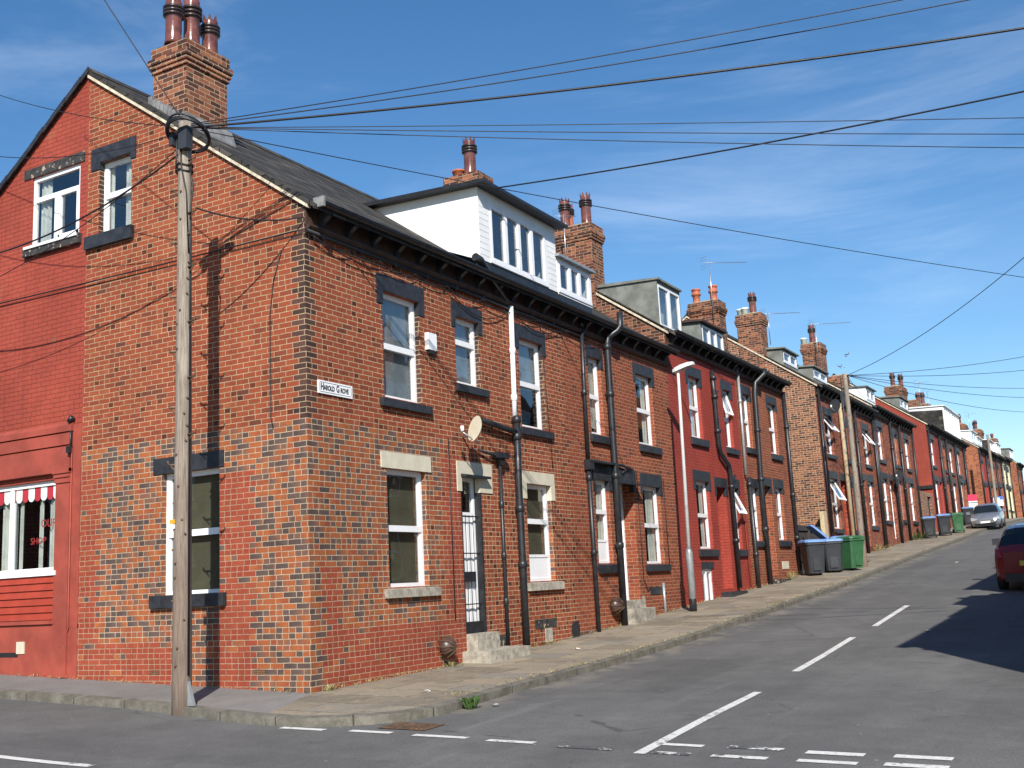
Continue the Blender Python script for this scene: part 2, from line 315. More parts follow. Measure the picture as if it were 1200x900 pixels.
# ------------------------------------------------------------------ mesh builder
class MB:
    def __init__(s,xf=None): s.v=[]; s.f=[]; s.sm=[]; s.xf=xf; s.flip=False
    def poly(s,pts,smooth=False):
        i=len(s.v); s.v+= [tuple(p) for p in pts]; s.f.append(tuple(range(i,i+len(pts)))); s.sm.append(smooth)
    def box(s,x0,x1,y0,y1,z0,z1):
        x0,x1=min(x0,x1),max(x0,x1); y0,y1=min(y0,y1),max(y0,y1); z0,z1=min(z0,z1),max(z0,z1)
        a=[(x0,y0,z0),(x1,y0,z0),(x1,y1,z0),(x0,y1,z0),(x0,y0,z1),(x1,y0,z1),(x1,y1,z1),(x0,y1,z1)]
        for q in ((0,3,2,1),(4,5,6,7),(0,1,5,4),(1,2,6,5),(2,3,7,6),(3,0,4,7)): s.poly([a[k] for k in q])
        return s
    def prism(s,pts,axis,a,b):
        """extrude a 2-D outline along axis ('x': pts are (y,z); 'y': pts are (x,z); 'z': pts are (x,y))"""
        def P(p,t): return (t,p[0],p[1]) if axis=='x' else ((p[0],t,p[1]) if axis=='y' else (p[0],p[1],t))
        s.poly([P(p,a) for p in pts][::-1]); s.poly([P(p,b) for p in pts])
        n=len(pts)
        for i in range(n):
            p,q=pts[i],pts[(i+1)%n]; s.poly([P(p,a),P(q,a),P(q,b),P(p,b)])
        return s
    def tube(s,path,r,n=8,cap=True,ell=None):
        path=[Vector(p) for p in path]; rs=r if isinstance(r,(list,tuple)) else [r]*len(path)
        rings=[]; up=None
        for i,p in enumerate(path):
            d=(path[min(i+1,len(path)-1)]-path[max(i-1,0)]).normalized()
            if up is None: up=Vector((0,0,1)) if abs(d.z)<.9 else Vector((1,0,0))
            a=d.cross(up).normalized(); b=a.cross(d).normalized(); up=b
            base=len(s.v); 
            for k in range(n):
                t=2*math.pi*k/n; s.v.append(tuple(p+a*math.cos(t)*rs[i]+b*math.sin(t)*rs[i]))
            rings.append(base)
        for A,B in zip(rings,rings[1:]):
            for k in range(n):
                s.f.append((A+k,A+(k+1)%n,B+(k+1)%n,B+k)); s.sm.append(True)
        if cap:
            s.f.append(tuple(rings[0]+k for k in range(n))[::-1]); s.sm.append(False)
            s.f.append(tuple(rings[-1]+k for k in range(n))); s.sm.append(False)
        return s
    def lathe(s,c,prof,n=16,smooth=True,teeth=None):
        rings=[]
        for r,z in prof:
            b=len(s.v); rings.append(b)
            for k in range(n):
                t=2*math.pi*k/n; s.v.append((c[0]+r*math.cos(t),c[1]+r*math.sin(t),c[2]+z))
        for A,B in zip(rings,rings[1:]):
            for k in range(n):
                s.f.append((A+k,A+(k+1)%n,B+(k+1)%n,B+k)); s.sm.append(smooth)
        if prof[0][0]>1e-4: s.f.append(tuple(rings[0]+k for k in range(n))[::-1]); s.sm.append(False)
        if prof[-1][0]>1e-4: s.f.append(tuple(rings[-1]+k for k in range(n))); s.sm.append(False)
        return s
    def build(s,name,mat,parent=None,root=None,bevel=0,thin=None):
        o3=Vector(root) if root is not None else Vector((0,0,0))
        vs=[(s.xf(p) if s.xf else p) for p in s.v]
        me=bpy.data.meshes.new(name)
        fs=[f[::-1] for f in s.f] if s.xf else s.f
        me.from_pydata([tuple(Vector(v)-o3) for v in vs],[],fs)
        me.polygons.foreach_set('use_smooth',s.sm)
        uvl=me.uv_layers.new(name='UV').data
        for pl in me.polygons:
            n=pl.normal; ax,ay,az=abs(n.x),abs(n.y),abs(n.z)
            for li in pl.loop_indices:
                v=vs[me.loops[li].vertex_index]
                if az<.85 and ax>=ay: uv=(v[1],v[2]/max(.3,math.sqrt(max(.01,1-n.z*n.z))))
                elif az<.85: uv=(v[0],v[2])
                else: uv=(v[1],v[0])
                uvl[li].uv=uv
        ob=bpy.data.objects.new(name,me); COL.objects.link(ob)
        if mat: me.materials.append(M[mat] if isinstance(mat,str) else mat)
        if parent is not None: ob.parent=parent
        elif root is not None: ob.location=o3
        if bevel:
            b=ob.modifiers.new('bevel','BEVEL'); b.width=bevel; b.segments=2; b.limit_method='ANGLE'; b.angle_limit=R(40)
        return ob
def tag(o,label=None,cat=None,group=None,kind=None):
    if label: o['label']=label
    if cat: o['category']=cat
    if group: o['group']=group
    if kind: o['kind']=kind
    return o
def thing(name,label,cat,loc,group=None):
    o=bpy.data.objects.new(name,None); COL.objects.link(o); o.location=loc; o.empty_display_size=.2
    tag(o,label,cat,group); o['_o']=list(loc); return o
def org(o): return Vector(o['_o'])
def copy_tree(o,parent=None):
    c=o.copy(); COL.objects.link(c)
    if parent is not None: c.parent=parent
    for ch in [k for k in COL.objects if k.parent==o]: copy_tree(ch,c)
    return c
def text_mesh(txt,size,bold=0.,extr=.002,shear=0.,sx=1.):
    cu=bpy.data.curves.new('t','FONT'); cu.body=txt; cu.size=size; cu.extrude=extr; cu.offset=bold; cu.align_x='CENTER'; cu.align_y='CENTER'
    ob=bpy.data.objects.new('t',cu); COL.objects.link(ob); bpy.context.view_layer.update()
    me=bpy.data.meshes.new_from_object(ob.evaluated_get(bpy.context.evaluated_depsgraph_get()))
    bpy.data.objects.remove(ob); 
    for v in me.vertices: v.co.x*=sx
    return me

# ------------------------------------------------------------------ setting
def sheet(name,xs,ys,dz,mat,kind='structure',label=None,cat=None):
    b=MB(); nx=len(xs)
    for y in ys:
        for x in xs: b.v.append((x,y,gz(x,y)+dz))
    for j in range(len(ys)-1):
        for i in range(nx-1):
            a=j*nx+i; b.f.append((a,a+1,a+nx+1,a+nx)); b.sm.append(True)
    o=b.build(name,mat); return tag(o,label,cat,kind=kind)
def rng(a,b,s):
    n=max(1,int(round((b-a)/s))); return [a+(b-a)*i/n for i in range(n+1)]
sheet('ground',rng(-300,-42,30)+rng(-40,40,2)+rng(45,300,30),rng(-120,-22,14)+rng(-20,140,1.)+rng(150,600,30),-.13,'earth',label='bare ground sheet under streets, yards and houses',cat='ground')
KX=2.1
road=sheet('road',rng(-39,39,1.5),rng(-16,139,1.),-.10,'asphalt',label='grey asphalt road climbing past the terraces with a side street across',cat='road')
# kerb line of the left pavement: along the side street, round the corner, up the hill
kl=[(x,-1.26-.0*x) for x in (-39,-30,-20,-12,-9,-7,-5,-3,-2)]+[(-1,-1.37),(-.2,-1.5),(.6,-1.62),(1.15,-1.66),(1.6,-1.52),(1.95,-1.28),(2.2,-.98),(2.32,-.6),(2.33,-.2),(2.27,.4),(2.22,1.2),(2.2,2.2)]
kl+=[(2.17-.0012*(y),y) for y in rng(3.2,139,1.)]
def inset(pts,d):
    out=[]
    for i,p in enumerate(pts):
        a=Vector(pts[max(0,i-1)]); b=Vector(pts[min(len(pts)-1,i+1)]); t=(b-a).normalized(); n=Vector((-t.y,t.x)); out.append((p[0]+n.x*d,p[1]+n.y*d))
    return out
ki=inset(kl,.15)
def inner(p):
    if p[0]<=-.9: return (p[0],.02)
    if p[1]>=.1: return (-.02,p[1])
    return (-.02,.02)
def strip(A,B,za,zb):
    b=MB()
    for i in range(len(A)-1):
        q=[A[i],A[i+1],B[i+1],B[i]]; z=[za,za,zb,zb]
        b.poly([(p[0],p[1],gz(p[0],p[1])+dz) for p,dz in zip(q,z)])
    return b
# tarmac part / flagged part
i0=next(i for i,p in enumerate(ki) if p[0]>.35)
A=ki[:i0+1]; b=strip(A,[(p[0],.02) if p[0]<-.02 else (-.02,.02) for p in A],0,0)
tag(b.build('pavement','tarmac'),'grey tarmac pavement along the corner house gable','pavement',kind='structure')
A=ki[i0:]; b=strip(A,[inner(p) if p[1]>=.1 else (-.02,.02) for p in A],0,0)
tag(b.build('pavement','flags'),'brown stone flag pavement running up the hill beside the house fronts','pavement',kind='structure')
b=MB(); s=0.
for i in range(len(kl)-1):
    a,c,d,e=kl[i],kl[i+1],ki[i+1],ki[i]
    za,zc,zd,ze=[gz(*p) for p in (a,c,d,e)]
    b.poly([(a[0],a[1],za-.006),(c[0],c[1],zc-.006),(d[0],d[1],zd+.003),(e[0],e[1],ze+.003)])
    b.poly([(a[0],a[1],za-.16),(c[0],c[1],zc-.16),(c[0],c[1],zc-.006),(a[0],a[1],za-.006)])
ob=b.build('kerb','kerb'); uvl=ob.data.uv_layers['UV'].data; s=0
for i in range(len(kl)-1):
    L=(Vector(kl[i+1])-Vector(kl[i])).length
    for k,(pi) in enumerate((2*i,2*i+1)):
        pl=ob.data.polygons[pi]; us=[s,s+L,s+L,s]
        for li,u in zip(pl.loop_indices,us): uvl[li].uv=(u,0)
    s+=L
tag(ob,'worn stone kerb curving round the corner house and up the hill','kerb',kind='structure')
# right-hand pavement
kr=[(x,-1.5) for x in (39,30,20,14,12)]+[(11.2,-1.4),(10.4,-1.0),(9.5,-.1),(8.9,1.0),(8.5,2.2),(8.3,3.4),(8.25,4.5)]+[(8.25,y) for y in rng(5.5,139,1.)]
kri=inset(kr,-.15)
b=strip(kri,[(max(p[0],10.22),.37) if p[1]<.37 else (10.22,p[1]) for p in kri],0,0)
tag(b.build('pavement','flags'),'flagged pavement on the shaded right side of the street','pavement',kind='structure')
b=MB()
for i in range(len(kr)-1):
    a,c,d,e=kr[i],kr[i+1],kri[i+1],kri[i]; za,zc,zd,ze=[gz(*p) for p in (a,c,d,e)]
    b.poly([(a[0],a[1],za-.006),(c[0],c[1],zc-.006),(d[0],d[1],zd+.003),(e[0],e[1],ze+.003)])
    b.poly([(a[0],a[1],za-.16),(c[0],c[1],zc-.16),(c[0],c[1],zc-.006),(a[0],a[1],za-.006)])
tag(b.build('kerb','kerb'),'kerb along the shaded right side of the street','kerb',kind='structure')
# road markings, painted on the road
def mark(pts,mat='paint'):
    b=MB(); n=max(1,int(max((Vector(pts[1])-Vector(pts[0])).length,(Vector(pts[2])-Vector(pts[1])).length)/.5))
    p=[Vector(q) for q in pts]
    for i in range(n):
        a0,a1=p[0].lerp(p[1],i/n),p[0].lerp(p[1],(i+1)/n); b0,b1=p[3].lerp(p[2],i/n),p[3].lerp(p[2],(i+1)/n)
        b.poly([(q.x,q.y,gz(q.x,q.y)-.094) for q in (a0,a1,b1,b0)])
    b.build('road_marking',mat,road)
mark([(5.40,-2.0),(5.22,1.92),(5.12,1.92),(5.29,-2.0)]); mark([(5.09,4.0),(4.87,8.34),(4.76,8.34),(4.98,4.0)]); mark([(4.90,9.92),(4.79,13.75),(4.68,13.75),(4.79,9.92)])
for x0,x1,y,w,mt in [(1.04,1.64,-1.73,.1,'paint'),(1.95,2.48,-1.69,.1,'paint'),(2.78,3.42,-1.73,.1,'paint'),(3.68,4.2,-1.79,.1,'paint'),(4.5,5.04,-1.89,.09,'paint_worn'),
    (5.33,5.76,-1.53,.1,'paint'),(5.42,5.78,-1.91,.1,'paint_worn'),(5.98,6.47,-1.5,.11,'paint_worn'),(5.97,6.45,-1.9,.11,'paint'),(6.68,7.16,-1.55,.13,'paint'),(6.7,7.18,-1.9,.11,'paint'),
    (7.39,7.84,-1.52,.13,'paint'),(7.38,7.86,-1.86,.13,'paint'),(-2.4,.7,-3.92,.1,'paint')]:
    mark([(x0,y-w/2),(x1,y-w/2),(x1,y+w/2),(x0,y+w/2)],mt)

# ------------------------------------------------------------------ house pieces
class Side:
    """front plane of a row: s=+1 looks towards +x, s=-1 is the mirrored row across the street"""
    def __init__(s,x0,sg): s.x0=x0; s.sg=sg; s.xf=None if sg>0 else (lambda p: (x0-p[0],p[1],p[2]))
LEFT=Side(0,1); ACROSS=Side(0,1); ACROSS.xf=lambda p:(p[1],-13.2+p[0],p[2])
LEFT.sg=1; RIGHT=Side(10.25,-1)
def mb(S): return MB(S.xf)
def clip(poly,a,bx):
    """keep the part of an (a,z) polygon under z = a0 + b*x"""
    out=[]; f=lambda p:p[1]-(a+bx*p[0])
    for i,p in enumerate(poly):
        q=poly[(i+1)%len(poly)]; fp,fq=f(p),f(q)
        if fp<=0: out.append(p)
        if (fp<0<fq) or (fq<0<fp):
            k=fp/(fp-fq); out.append((p[0]+(q[0]-p[0])*k,p[1]+(q[1]-p[1])*k))
    return out
def wall(b,pl,P0,a0,a1,z0,z1,holes,rev=.14,lines=()):
    """wall in plane pl ('x' or 'y') with openings and their reveals; lines = slopes the wall stays under"""
    As=sorted(set([a0,a1]+[h[0] for h in holes]+[h[1] for h in holes])); Zs=sorted(set([z0,z1]+[h[2] for h in holes]+[h[3] for h in holes]))
    def P(a,z,d=0.): return (P0-d,a,z) if pl=='x' else (a,P0+d,z)
    for i in range(len(As)-1):
        for j in range(len(Zs)-1):
            ca,cz=(As[i]+As[i+1])/2,(Zs[j]+Zs[j+1])/2
            if any(h[0]<ca<h[1] and h[2]<cz<h[3] for h in holes): continue
            q=[(As[i],Zs[j]),(As[i+1],Zs[j]),(As[i+1],Zs[j+1]),(As[i],Zs[j+1])]
            for a,bx in lines: 
                if q: q=clip(q,a,bx)
            if len(q)>2: b.poly([P(*p) for p in q])
    for h in holes:
        if len(h)>4: rv0=rev; rev_=h[4]
        else: rev_=rev
        c=[(h[0],h[2]),(h[1],h[2]),(h[1],h[3]),(h[0],h[3])]
        for k in range(4):
            p,q=c[k],c[(k+1)%4]; b.poly([P(*p),P(*p,rev_),P(*q,rev_),P(*q)])
def bx(b,pl,P0,a0,a1,d0,d1,z0,z1):
    """box against a wall: a along the wall, d depth inwards (negative = proud)"""
    if pl=='x': b.box(P0-d0,P0-d1,a0,a1,z0,z1)
    else: b.box(a0,a1,P0+d0,P0+d1,z0,z1)
def window(root,S,pl,P0,a0,a1,z0,z1,style='sash',panel=0.,lin=None,sill=None,fill=None,linmat='black_stone',sillmat='black_stone',mid=.5,tilt=False,d=.09,simple_=False):
    o=org(root); fr=.055; b=mb(S)
    zb=z0+panel
    def fbox(a,c,e,f,dd0=0.,dd1=.06): bx(b,pl,P0,a,c,d+dd0,d+dd1,e,f)
    fbox(a0,a0+fr,z0,z1); fbox(a1-fr,a1,z0,z1); fbox(a0+fr,a1-fr,z1-fr*1.3,z1); fbox(a0+fr,a1-fr,z0,z0+fr)
    if panel: fbox(a0+fr,a1-fr,z0+fr,zb,.012,.05); fbox(a0+fr,a1-fr,zb,zb+fr*.9)
    panes=[]; lo=zb+(fr*.9 if panel else fr); hi=z1-fr*1.3; zm=lo+(hi-lo)*mid
    if style=='sash':
        fbox(a0+fr,a1-fr,zm-.045,zm+.045,-.012,.06); panes=[(a0+fr,a1-fr,lo,zm-.045),(a0+fr,a1-fr,zm+.045,hi)]
        for pa in panes:                                     # slim sash stiles stand inside the frame
            fbox(pa[0],pa[0]+.03,pa[2],pa[3],.01,.05); fbox(pa[1]-.03,pa[1],pa[2],pa[3],.01,.05)
        panes=[(p[0]+.03,p[1]-.03,p[2],p[3]) for p in panes]
    elif style[:4]=='cols':
        n=int(style[4:]); w=(a1-a0-2*fr)/n
        for i in range(n):
            u0,u1=a0+fr+i*w,a0+fr+(i+1)*w
            if i: fbox(u0-.035,u0+.035,lo,hi,-.008,.06)
            panes.append((u0+.045 if i else u0+.02,u1-.045 if i<n-1 else u1-.02,lo,hi))
    elif style=='tee':
        fbox(a0+fr,a1-fr,zm-.04,zm+.04); am=(a0+a1)/2; fbox(am-.05,am+.05,lo,zm-.04,-.006,.06)
        fbox(am+.05,am+.09,lo,zm-.04,-.012,.05); fbox(a1-fr-.045,a1-fr,lo,zm-.04,-.012,.05); fbox(am+.05,a1-fr,lo,lo+.05,-.012,.05)
        panes=[(a0+fr,a1-fr,zm+.04,hi),(a0+fr,am-.05,lo,zm-.04),(am+.09,a1-fr-.045,lo+.05,zm-.04)]
    else: panes=[(a0+fr,a1-fr,lo,hi)]
    w=b.build('window','white',root,o,bevel=0 if simple_ else .006)
    dz=d+.035
    for i,(u0,u1,e,f) in enumerate(panes):
        g=mb(S)
        P=(lambda a,z,dd=dz:(P0-dd,a,z)) if pl=='x' else (lambda a,z,dd=dz:(a,P0+dd,z))
        g.poly([P(u0,e),P(u1,e),P(u1,f),P(u0,f)]); g.build('pane','glass',w,o)
    if tilt:                                                  # top-hung light propped open
        t=mb(S); h=hi-zm; L=tilt if tilt is not True else .36
        for (u0,u1) in ((a0+.03,a0+.09),(a1-.09,a1-.03)): t.prism([(-d+.01,hi),(-d-.03,hi),(-d-.03+L,zm+.12),(-d+.01+L,zm+.12)],'y',u0,u1) 
        t.prism([(-d-.02+L-.03,zm+.12),(-d+.02+L-.03,zm+.12),(-d+.02+L-.06,zm+.2),(-d-.02+L-.06,zm+.2)],'y',a0+.09,a1-.09)
        ob=t.build('open_light','white',w,o)
        g=mb(S); g.poly([(-d-.01,a0+.09,hi),(-d-.01,a1-.09,hi),(-d-.02+L-.04,a1-.09,zm+.16),(-d-.02+L-.04,a0+.09,zm+.16)]); g.build('pane','glass',w,o)
    if lin:
        l0,l1,zt,zl=lin; lm=mb(S)
        if zl is None: bx(lm,pl,P0,l0,l1,-.018,.11,z1+.002,zt)
        else:
            bx(lm,pl,P0,l0,l1,-.018,.11,z1+.002,zt); bx(lm,pl,P0,l0,a0+.012,-.017,.08,zl,z1+.002); bx(lm,pl,P0,a1-.012,l1,-.017,.08,zl,z1+.002)
        lm.build('lintel',linmat,w,o)
    if sill:
        s0,s1,zs=sill; sm=mb(S)
        if pl=='x': sm.prism([(P0-.14,zs),(P0+.07,zs),(P0+.07,z0-.03),(P0-.14,z0+.004)],'y',s0,s1)
        else: sm.prism([(P0+.14,zs),(P0-.07,zs),(P0-.07,z0-.03),(P0+.14,z0+.004)],'x',s0,s1) if False else bx(sm,pl,P0,s0,s1,-.075,.13,zs,z0+.003)
        sm.build('sill',sillmat,w,o,bevel=0 if simple_ else .008)
    if fill:
        k=fill[0]; c=mb(S); dd=d+.10
        P=(lambda a,z,q=0:(P0-dd-q,a,z)) if pl=='x' else (lambda a,z,q=0:(a,P0+dd+q,z))
        if k=='blind':
            zz=zb+(z1-zb)*fill[1]; c.poly([P(a0,zz),P(a1,zz),P(a1,z1),P(a0,z1)]); c.build('blind','blind' if len(fill)<3 else fill[2],w,o)
        elif k=='curtain':
            for u0,u1 in fill[1]:
                n=max(6,int((u1-u0)/.03)); pts=[(u0+(u1-u0)*i/n,.025*math.sin(i*1.9)) for i in range(n+1)]
                for p,q in zip(pts,pts[1:]): c.poly([P(p[0],zb,p[1]),P(q[0],zb,q[1]),P(q[0],z1,q[1]),P(p[0],z1,p[1])],True)
            c.build('curtain','curtain' if len(fill)<3 else fill[2],w,o)
    return w
def pot(b,x,y,z,h,style,r=.13):
    if style=='crown':
        pr=[(r*1.12,0),(r*1.05,.06),(r,.1),(r*.97,h*.55),(r*1.02,h*.58)]
        b.lathe((x,y,z),pr+[(r*.98,h*.86),(r*.98,h*.885)],18)
        n=8
        for k in range(n):
            a0,a1=2*math.pi*(k-.36)/n,2*math.pi*(k+.36)/n; am=(a0+a1)/2; q=r*1.0
            for rr in (q,q*.84): b.poly([(x+rr*math.cos(a0),y+rr*math.sin(a0),z+h*.87),(x+rr*math.cos(a1),y+rr*math.sin(a1),z+h*.87),(x+rr*1.12*math.cos(am),y+rr*1.12*math.sin(am),z+h)])
    elif style=='roll':
        b.lathe((x,y,z),[(r*1.02,0),(r*.9,.05),(r*.85,h*.55),(r*1.18,h*.58),(r*1.18,h*.7),(r*.98,h*.72),(r*1.0,h*.9),(r*1.15,h*.92),(r*1.15,h),(r*.8,h),(r*.8,h*.85)],16)
    else: b.lathe((x,y,z),[(r,0),(r*.98,h*.8),(r*1.12,h*.82),(r*1.12,h),(r*.85,h),(r*.85,h*.8)],14)
def chimney(root,S,x0,x1,y0,y1,zb,zt,pots,big=False):
    o=org(root); b=mb(S); hb=.42 if big else .34
    b.box(x0,x1,y0,y1,zb,zt-hb); b.box(x0-.03,x1+.03,y0-.03,y1+.03,zt-hb,zt-hb+.07); b.box(x0-.05,x1+.05,y0-.05,y1+.05,zt-hb+.07,zt-hb+.14)
    b.box(x0-.068,x1+.068,y0-.068,y1+.068,zt-hb+.14,zt-.19); b.box(x0-.03,x1+.03,y0-.03,y1+.03,zt-.19,zt)
    c=b.build('chimney','brick_chimney',root,o)
    f=mb(S); f.lathe(((x0+x1)/2,(y0+y1)/2,zt),[(.5,0),(.3,.06),(.0,.08)],4); 
    f=mb(S); xm,ym=(x0+x1)/2,(y0+y1)/2
    f.poly([(x0,y0,zt),(x1,y0,zt),(x1-.12,y0+.12,zt+.07),(x0+.12,y0+.12,zt+.07)]); f.poly([(x1,y0,zt),(x1,y1,zt),(x1-.12,y1-.12,zt+.07),(x1-.12,y0+.12,zt+.07)])
    f.poly([(x1,y1,zt),(x0,y1,zt),(x0+.12,y1-.12,zt+.07),(x1-.12,y1-.12,zt+.07)]); f.poly([(x0,y1,zt),(x0,y0,zt),(x0+.12,y0+.12,zt+.07),(x0+.12,y1-.12,zt+.07)])
    f.poly([(x0+.12,y0+.12,zt+.07),(x1-.12,y0+.12,zt+.07),(x1-.12,y1-.12,zt+.07),(x0+.12,y1-.12,zt+.07)])
    f.build('flaunching','flaunch',c,o)
    for (px,py,h,st,mt) in pots:
        p=mb(S); pot(p,px,py,zt+.02,h,st); pp=p.build('chimney_pot',mt,c,o)
        if st=='crown':
            q=mb(S)                                                    # moulded bands, same pot: joined in a collar mesh
            for zz in (.58,.65,.72): q.lathe((px,py,zt+.02+h*zz),[(.125,0),(.168,.012),(.168,.045),(.125,.057)],18)
            q.build('pot_collar','pot_band',c,o)
    return c
def pipe(root,pts,r,mat='black',collars=(),S=LEFT,name='drainpipe',shoe=False):
    b=mb(S); b.tube(pts,r,12)
    for (x,y,z) in collars: b.lathe((x,y,z-.06),[(r,0),(r*1.3,.01),(r*1.3,.11),(r,.12)],12); b.box(-.01,x,y-.015,y+.015,z-.02,z+.02)
    return b.build(name,mat,root,org(root))
PITCH=.706
def roof_z(E,x): return E+.15-PITCH*x
def house(name,label,y0,y1,E,S=LEFT,wallm='brick',gable0=None,gable1=None,holes=(),gholes=(),full=True,base=None,roofov0=0.,roofov1=0.,brk=True,group=None,ridge=-4.42,verge=None,rear=True,eaves=True,cat='house',loc=None):
    zb=(min(gz(0,y0),gz(0,y1)) if base is None else base)-.5
    root=thing(name,label,cat,loc or (S.x0,(y0+y1)/2,gz(S.x0,(y0+y1)/2)),group); o=org(root)
    b=mb(S); wall(b,'x',0.,y0,y1,zb,E+.12,list(holes)); W=b.build('wall',wallm,root,o)
    back=2*ridge if full else ridge
    lines=[(E+.12,-PITCH)]+([(E+.12-2*PITCH*ridge*-1*-1,PITCH)] if False else [])
    ln=[(E+.12,-PITCH),(E+.12-PITCH*2*ridge,PITCH)] if full else [(E+.12,-PITCH)]
    zr=E+.12-PITCH*ridge
    for yy,gm,gh in ((y0,gable0,gholes),(y1,gable1,())):
        b=mb(S); wall(b,'y',yy,back,0.,zb,zr+.01,list(gh),lines=ln)
        b.build('gable_wall',gm or wallm,root,o)
    if rear:
        b=mb(S); b.poly([(back,y0,zb),(back,y1,zb),(back,y1,E+.12 if full else zr),(back,y0,E+.12 if full else zr)]); b.build('rear_wall',wallm,root,o)
    # roof slab
    b=mb(S); t=.07; pr=[(.27,roof_z(E,.27)-t*.4),(ridge,roof_z(E,ridge))]
    pts=[(.27,roof_z(E,.27)),(ridge,roof_z(E,ridge))]+([(2*ridge-.27,roof_z(E,.27))] if full else [])
    low=[(x,z-t) for x,z in pts][::-1]
    b.prism(pts+low,'y',y0-roofov0,y1+roofov1); rf=b.build('roof','slate',root,o)
    b=mb(S); b.prism([(ridge-.13,roof_z(E,ridge)-.08),(ridge,roof_z(E,ridge)+.05),(ridge+.13,roof_z(E,ridge)-.08)] if full else [(ridge-.02,roof_z(E,ridge)-.05),(ridge,roof_z(E,ridge)+.05),(ridge+.13,roof_z(E,ridge)-.08)],'y',y0-roofov0+.001,y1+roofov1-.001); b.build('ridge_tiles','slate',rf,o)
    if verge:
        for yy,sg in verge:
            b=mb(S); z=lambda x:roof_z(E,x)-t
            if full: b.prism([(.1,z(.1)-.002),(ridge,z(ridge)-.002),(2*ridge,z(0)-.002),(2*ridge,z(0)-.06),(ridge,z(ridge)-.065),(.1,z(.1)-.06)],'y',yy+.02*sg,yy-.05*sg)
            else: b.prism([(.1,z(.1)-.002),(ridge,z(ridge)-.002),(ridge,z(ridge)-.065),(.1,z(.1)-.06)],'y',yy+.02*sg,yy-.05*sg)
            b.build('verge','verge',rf,o)
    if eaves:
        b=mb(S); b.box(.002,.03,y0,y1,E-.27,E+.05); b.prism([(.004,E-.335),(.05,E-.335),(.10,E-.29),(.10,E-.262),(.004,E-.262)],'y',y0,y1-.001); b.box(.03,.27,y0,y1,E-.002,E+.012)
        ev=b.build('eaves_board','dark_wood',root,o)
        g=mb(S); n=7
        for i in range(n):
            a0,a1=math.pi*(1+i/n),math.pi*(1+(i+1)/n); p=lambda a,r:(.29+r*math.cos(a),E-.01+r*math.sin(a)+.02)
            for r in (.065,.056): 
                q,w=p(a0,r),p(a1,r); g.poly([(q[0],y0,q[1]),(q[0],y1,q[1]),(w[0],y1,w[1]),(w[0],y0,w[1])],True)
        g.box(.224,.24,y0,y1,E+.002,E+.016); g.box(.34,.358,y0,y1,E+.0,E+.014)
        for yy in (y0+.002,y1-.002): g.poly([(.29+.062*math.cos(math.pi*(1+i/8)),yy,E+.012+.062*math.sin(math.pi*(1+i/8))) for i in range(9)])
        g.build('gutter','black',root,o)
        n=max(2,int((y1-y0)/.55)); 
        if brk:
            q=mb(S); yy=y0+(y1-y0)*.5/n
            q.prism([(.03,E-.26),(.07,E-.26),(.12,E-.17),(.21,E-.10),(.23,E-.004),(.03,E-.004)],'y',yy-.04,yy+.04); first=q.build('bracket','black',ev,o)
            for i in range(1,n):
                c=first.copy(); COL.objects.link(c); c.parent=ev; c.location=(0,(y1-y0)*i/n,0)
    return root
def door(root,S,y0,y1,z0,z1,mat,trans=.5,lin=None,linmat='black_stone',steps=None,stepmat='old_stone',d=.12):
    o=org(root); b=mb(S); fr=.06
    b.box(-d,-d-.06,y0,y0+fr,z0,z1); b.box(-d,-d-.06,y1-fr,y1,z0,z1); b.box(-d,-d-.06,y0+fr,y1-fr,z1-fr,z1)
    zt=z1-fr-trans
    if trans: b.box(-d,-d-.06,y0+fr,y1-fr,zt-.05,zt)
    D=b.build('door',mat,root,o)
    b=mb(S); b.box(-d-.02,-d-.06,y0+fr,y1-fr,z0,zt-(.05 if trans else 0)); w=y1-y0-2*fr
    for (a,c,e,f) in ((.12,.44,.08,.42),(.56,.88,.08,.42),(.12,.44,.5,.92),(.56,.88,.5,.92)):
        h=zt-z0; b.box(-d-.02,-d-.008,y0+fr+w*a,y0+fr+w*c,z0+h*e,z0+h*f)
    b.build('door_leaf',mat,D,o)
    if trans:
        g=mb(S); g.poly([(-d-.03,y0+fr,zt),(-d-.03,y1-fr,zt),(-d-.03,y1-fr,z1-fr),(-d-.03,y0+fr,z1-fr)]); g.build('pane','glass',D,o)
    h=mb(S); h.box(-d+.03,-d-.02,y0+fr+.05,y0+fr+.08,z0+1.0,z0+1.14); h.build('handle','black',D,o)
    if lin:
        l0,l1,zt2,zl=lin; lm=mb(S); lm.box(.018,-.14,l0,l1,z1+.002,zt2)
        if zl: lm.box(.017,-.08,l0,y0+.01,zl,z1+.002); lm.box(.017,-.08,y1-.01,l1,zl,z1+.002)
        lm.build('lintel',linmat,D,o)
    for st in (steps or []):
        sm=mb(S); sm.box(*st); sm.build('step',stepmat,root,o,bevel=.015)
    return D
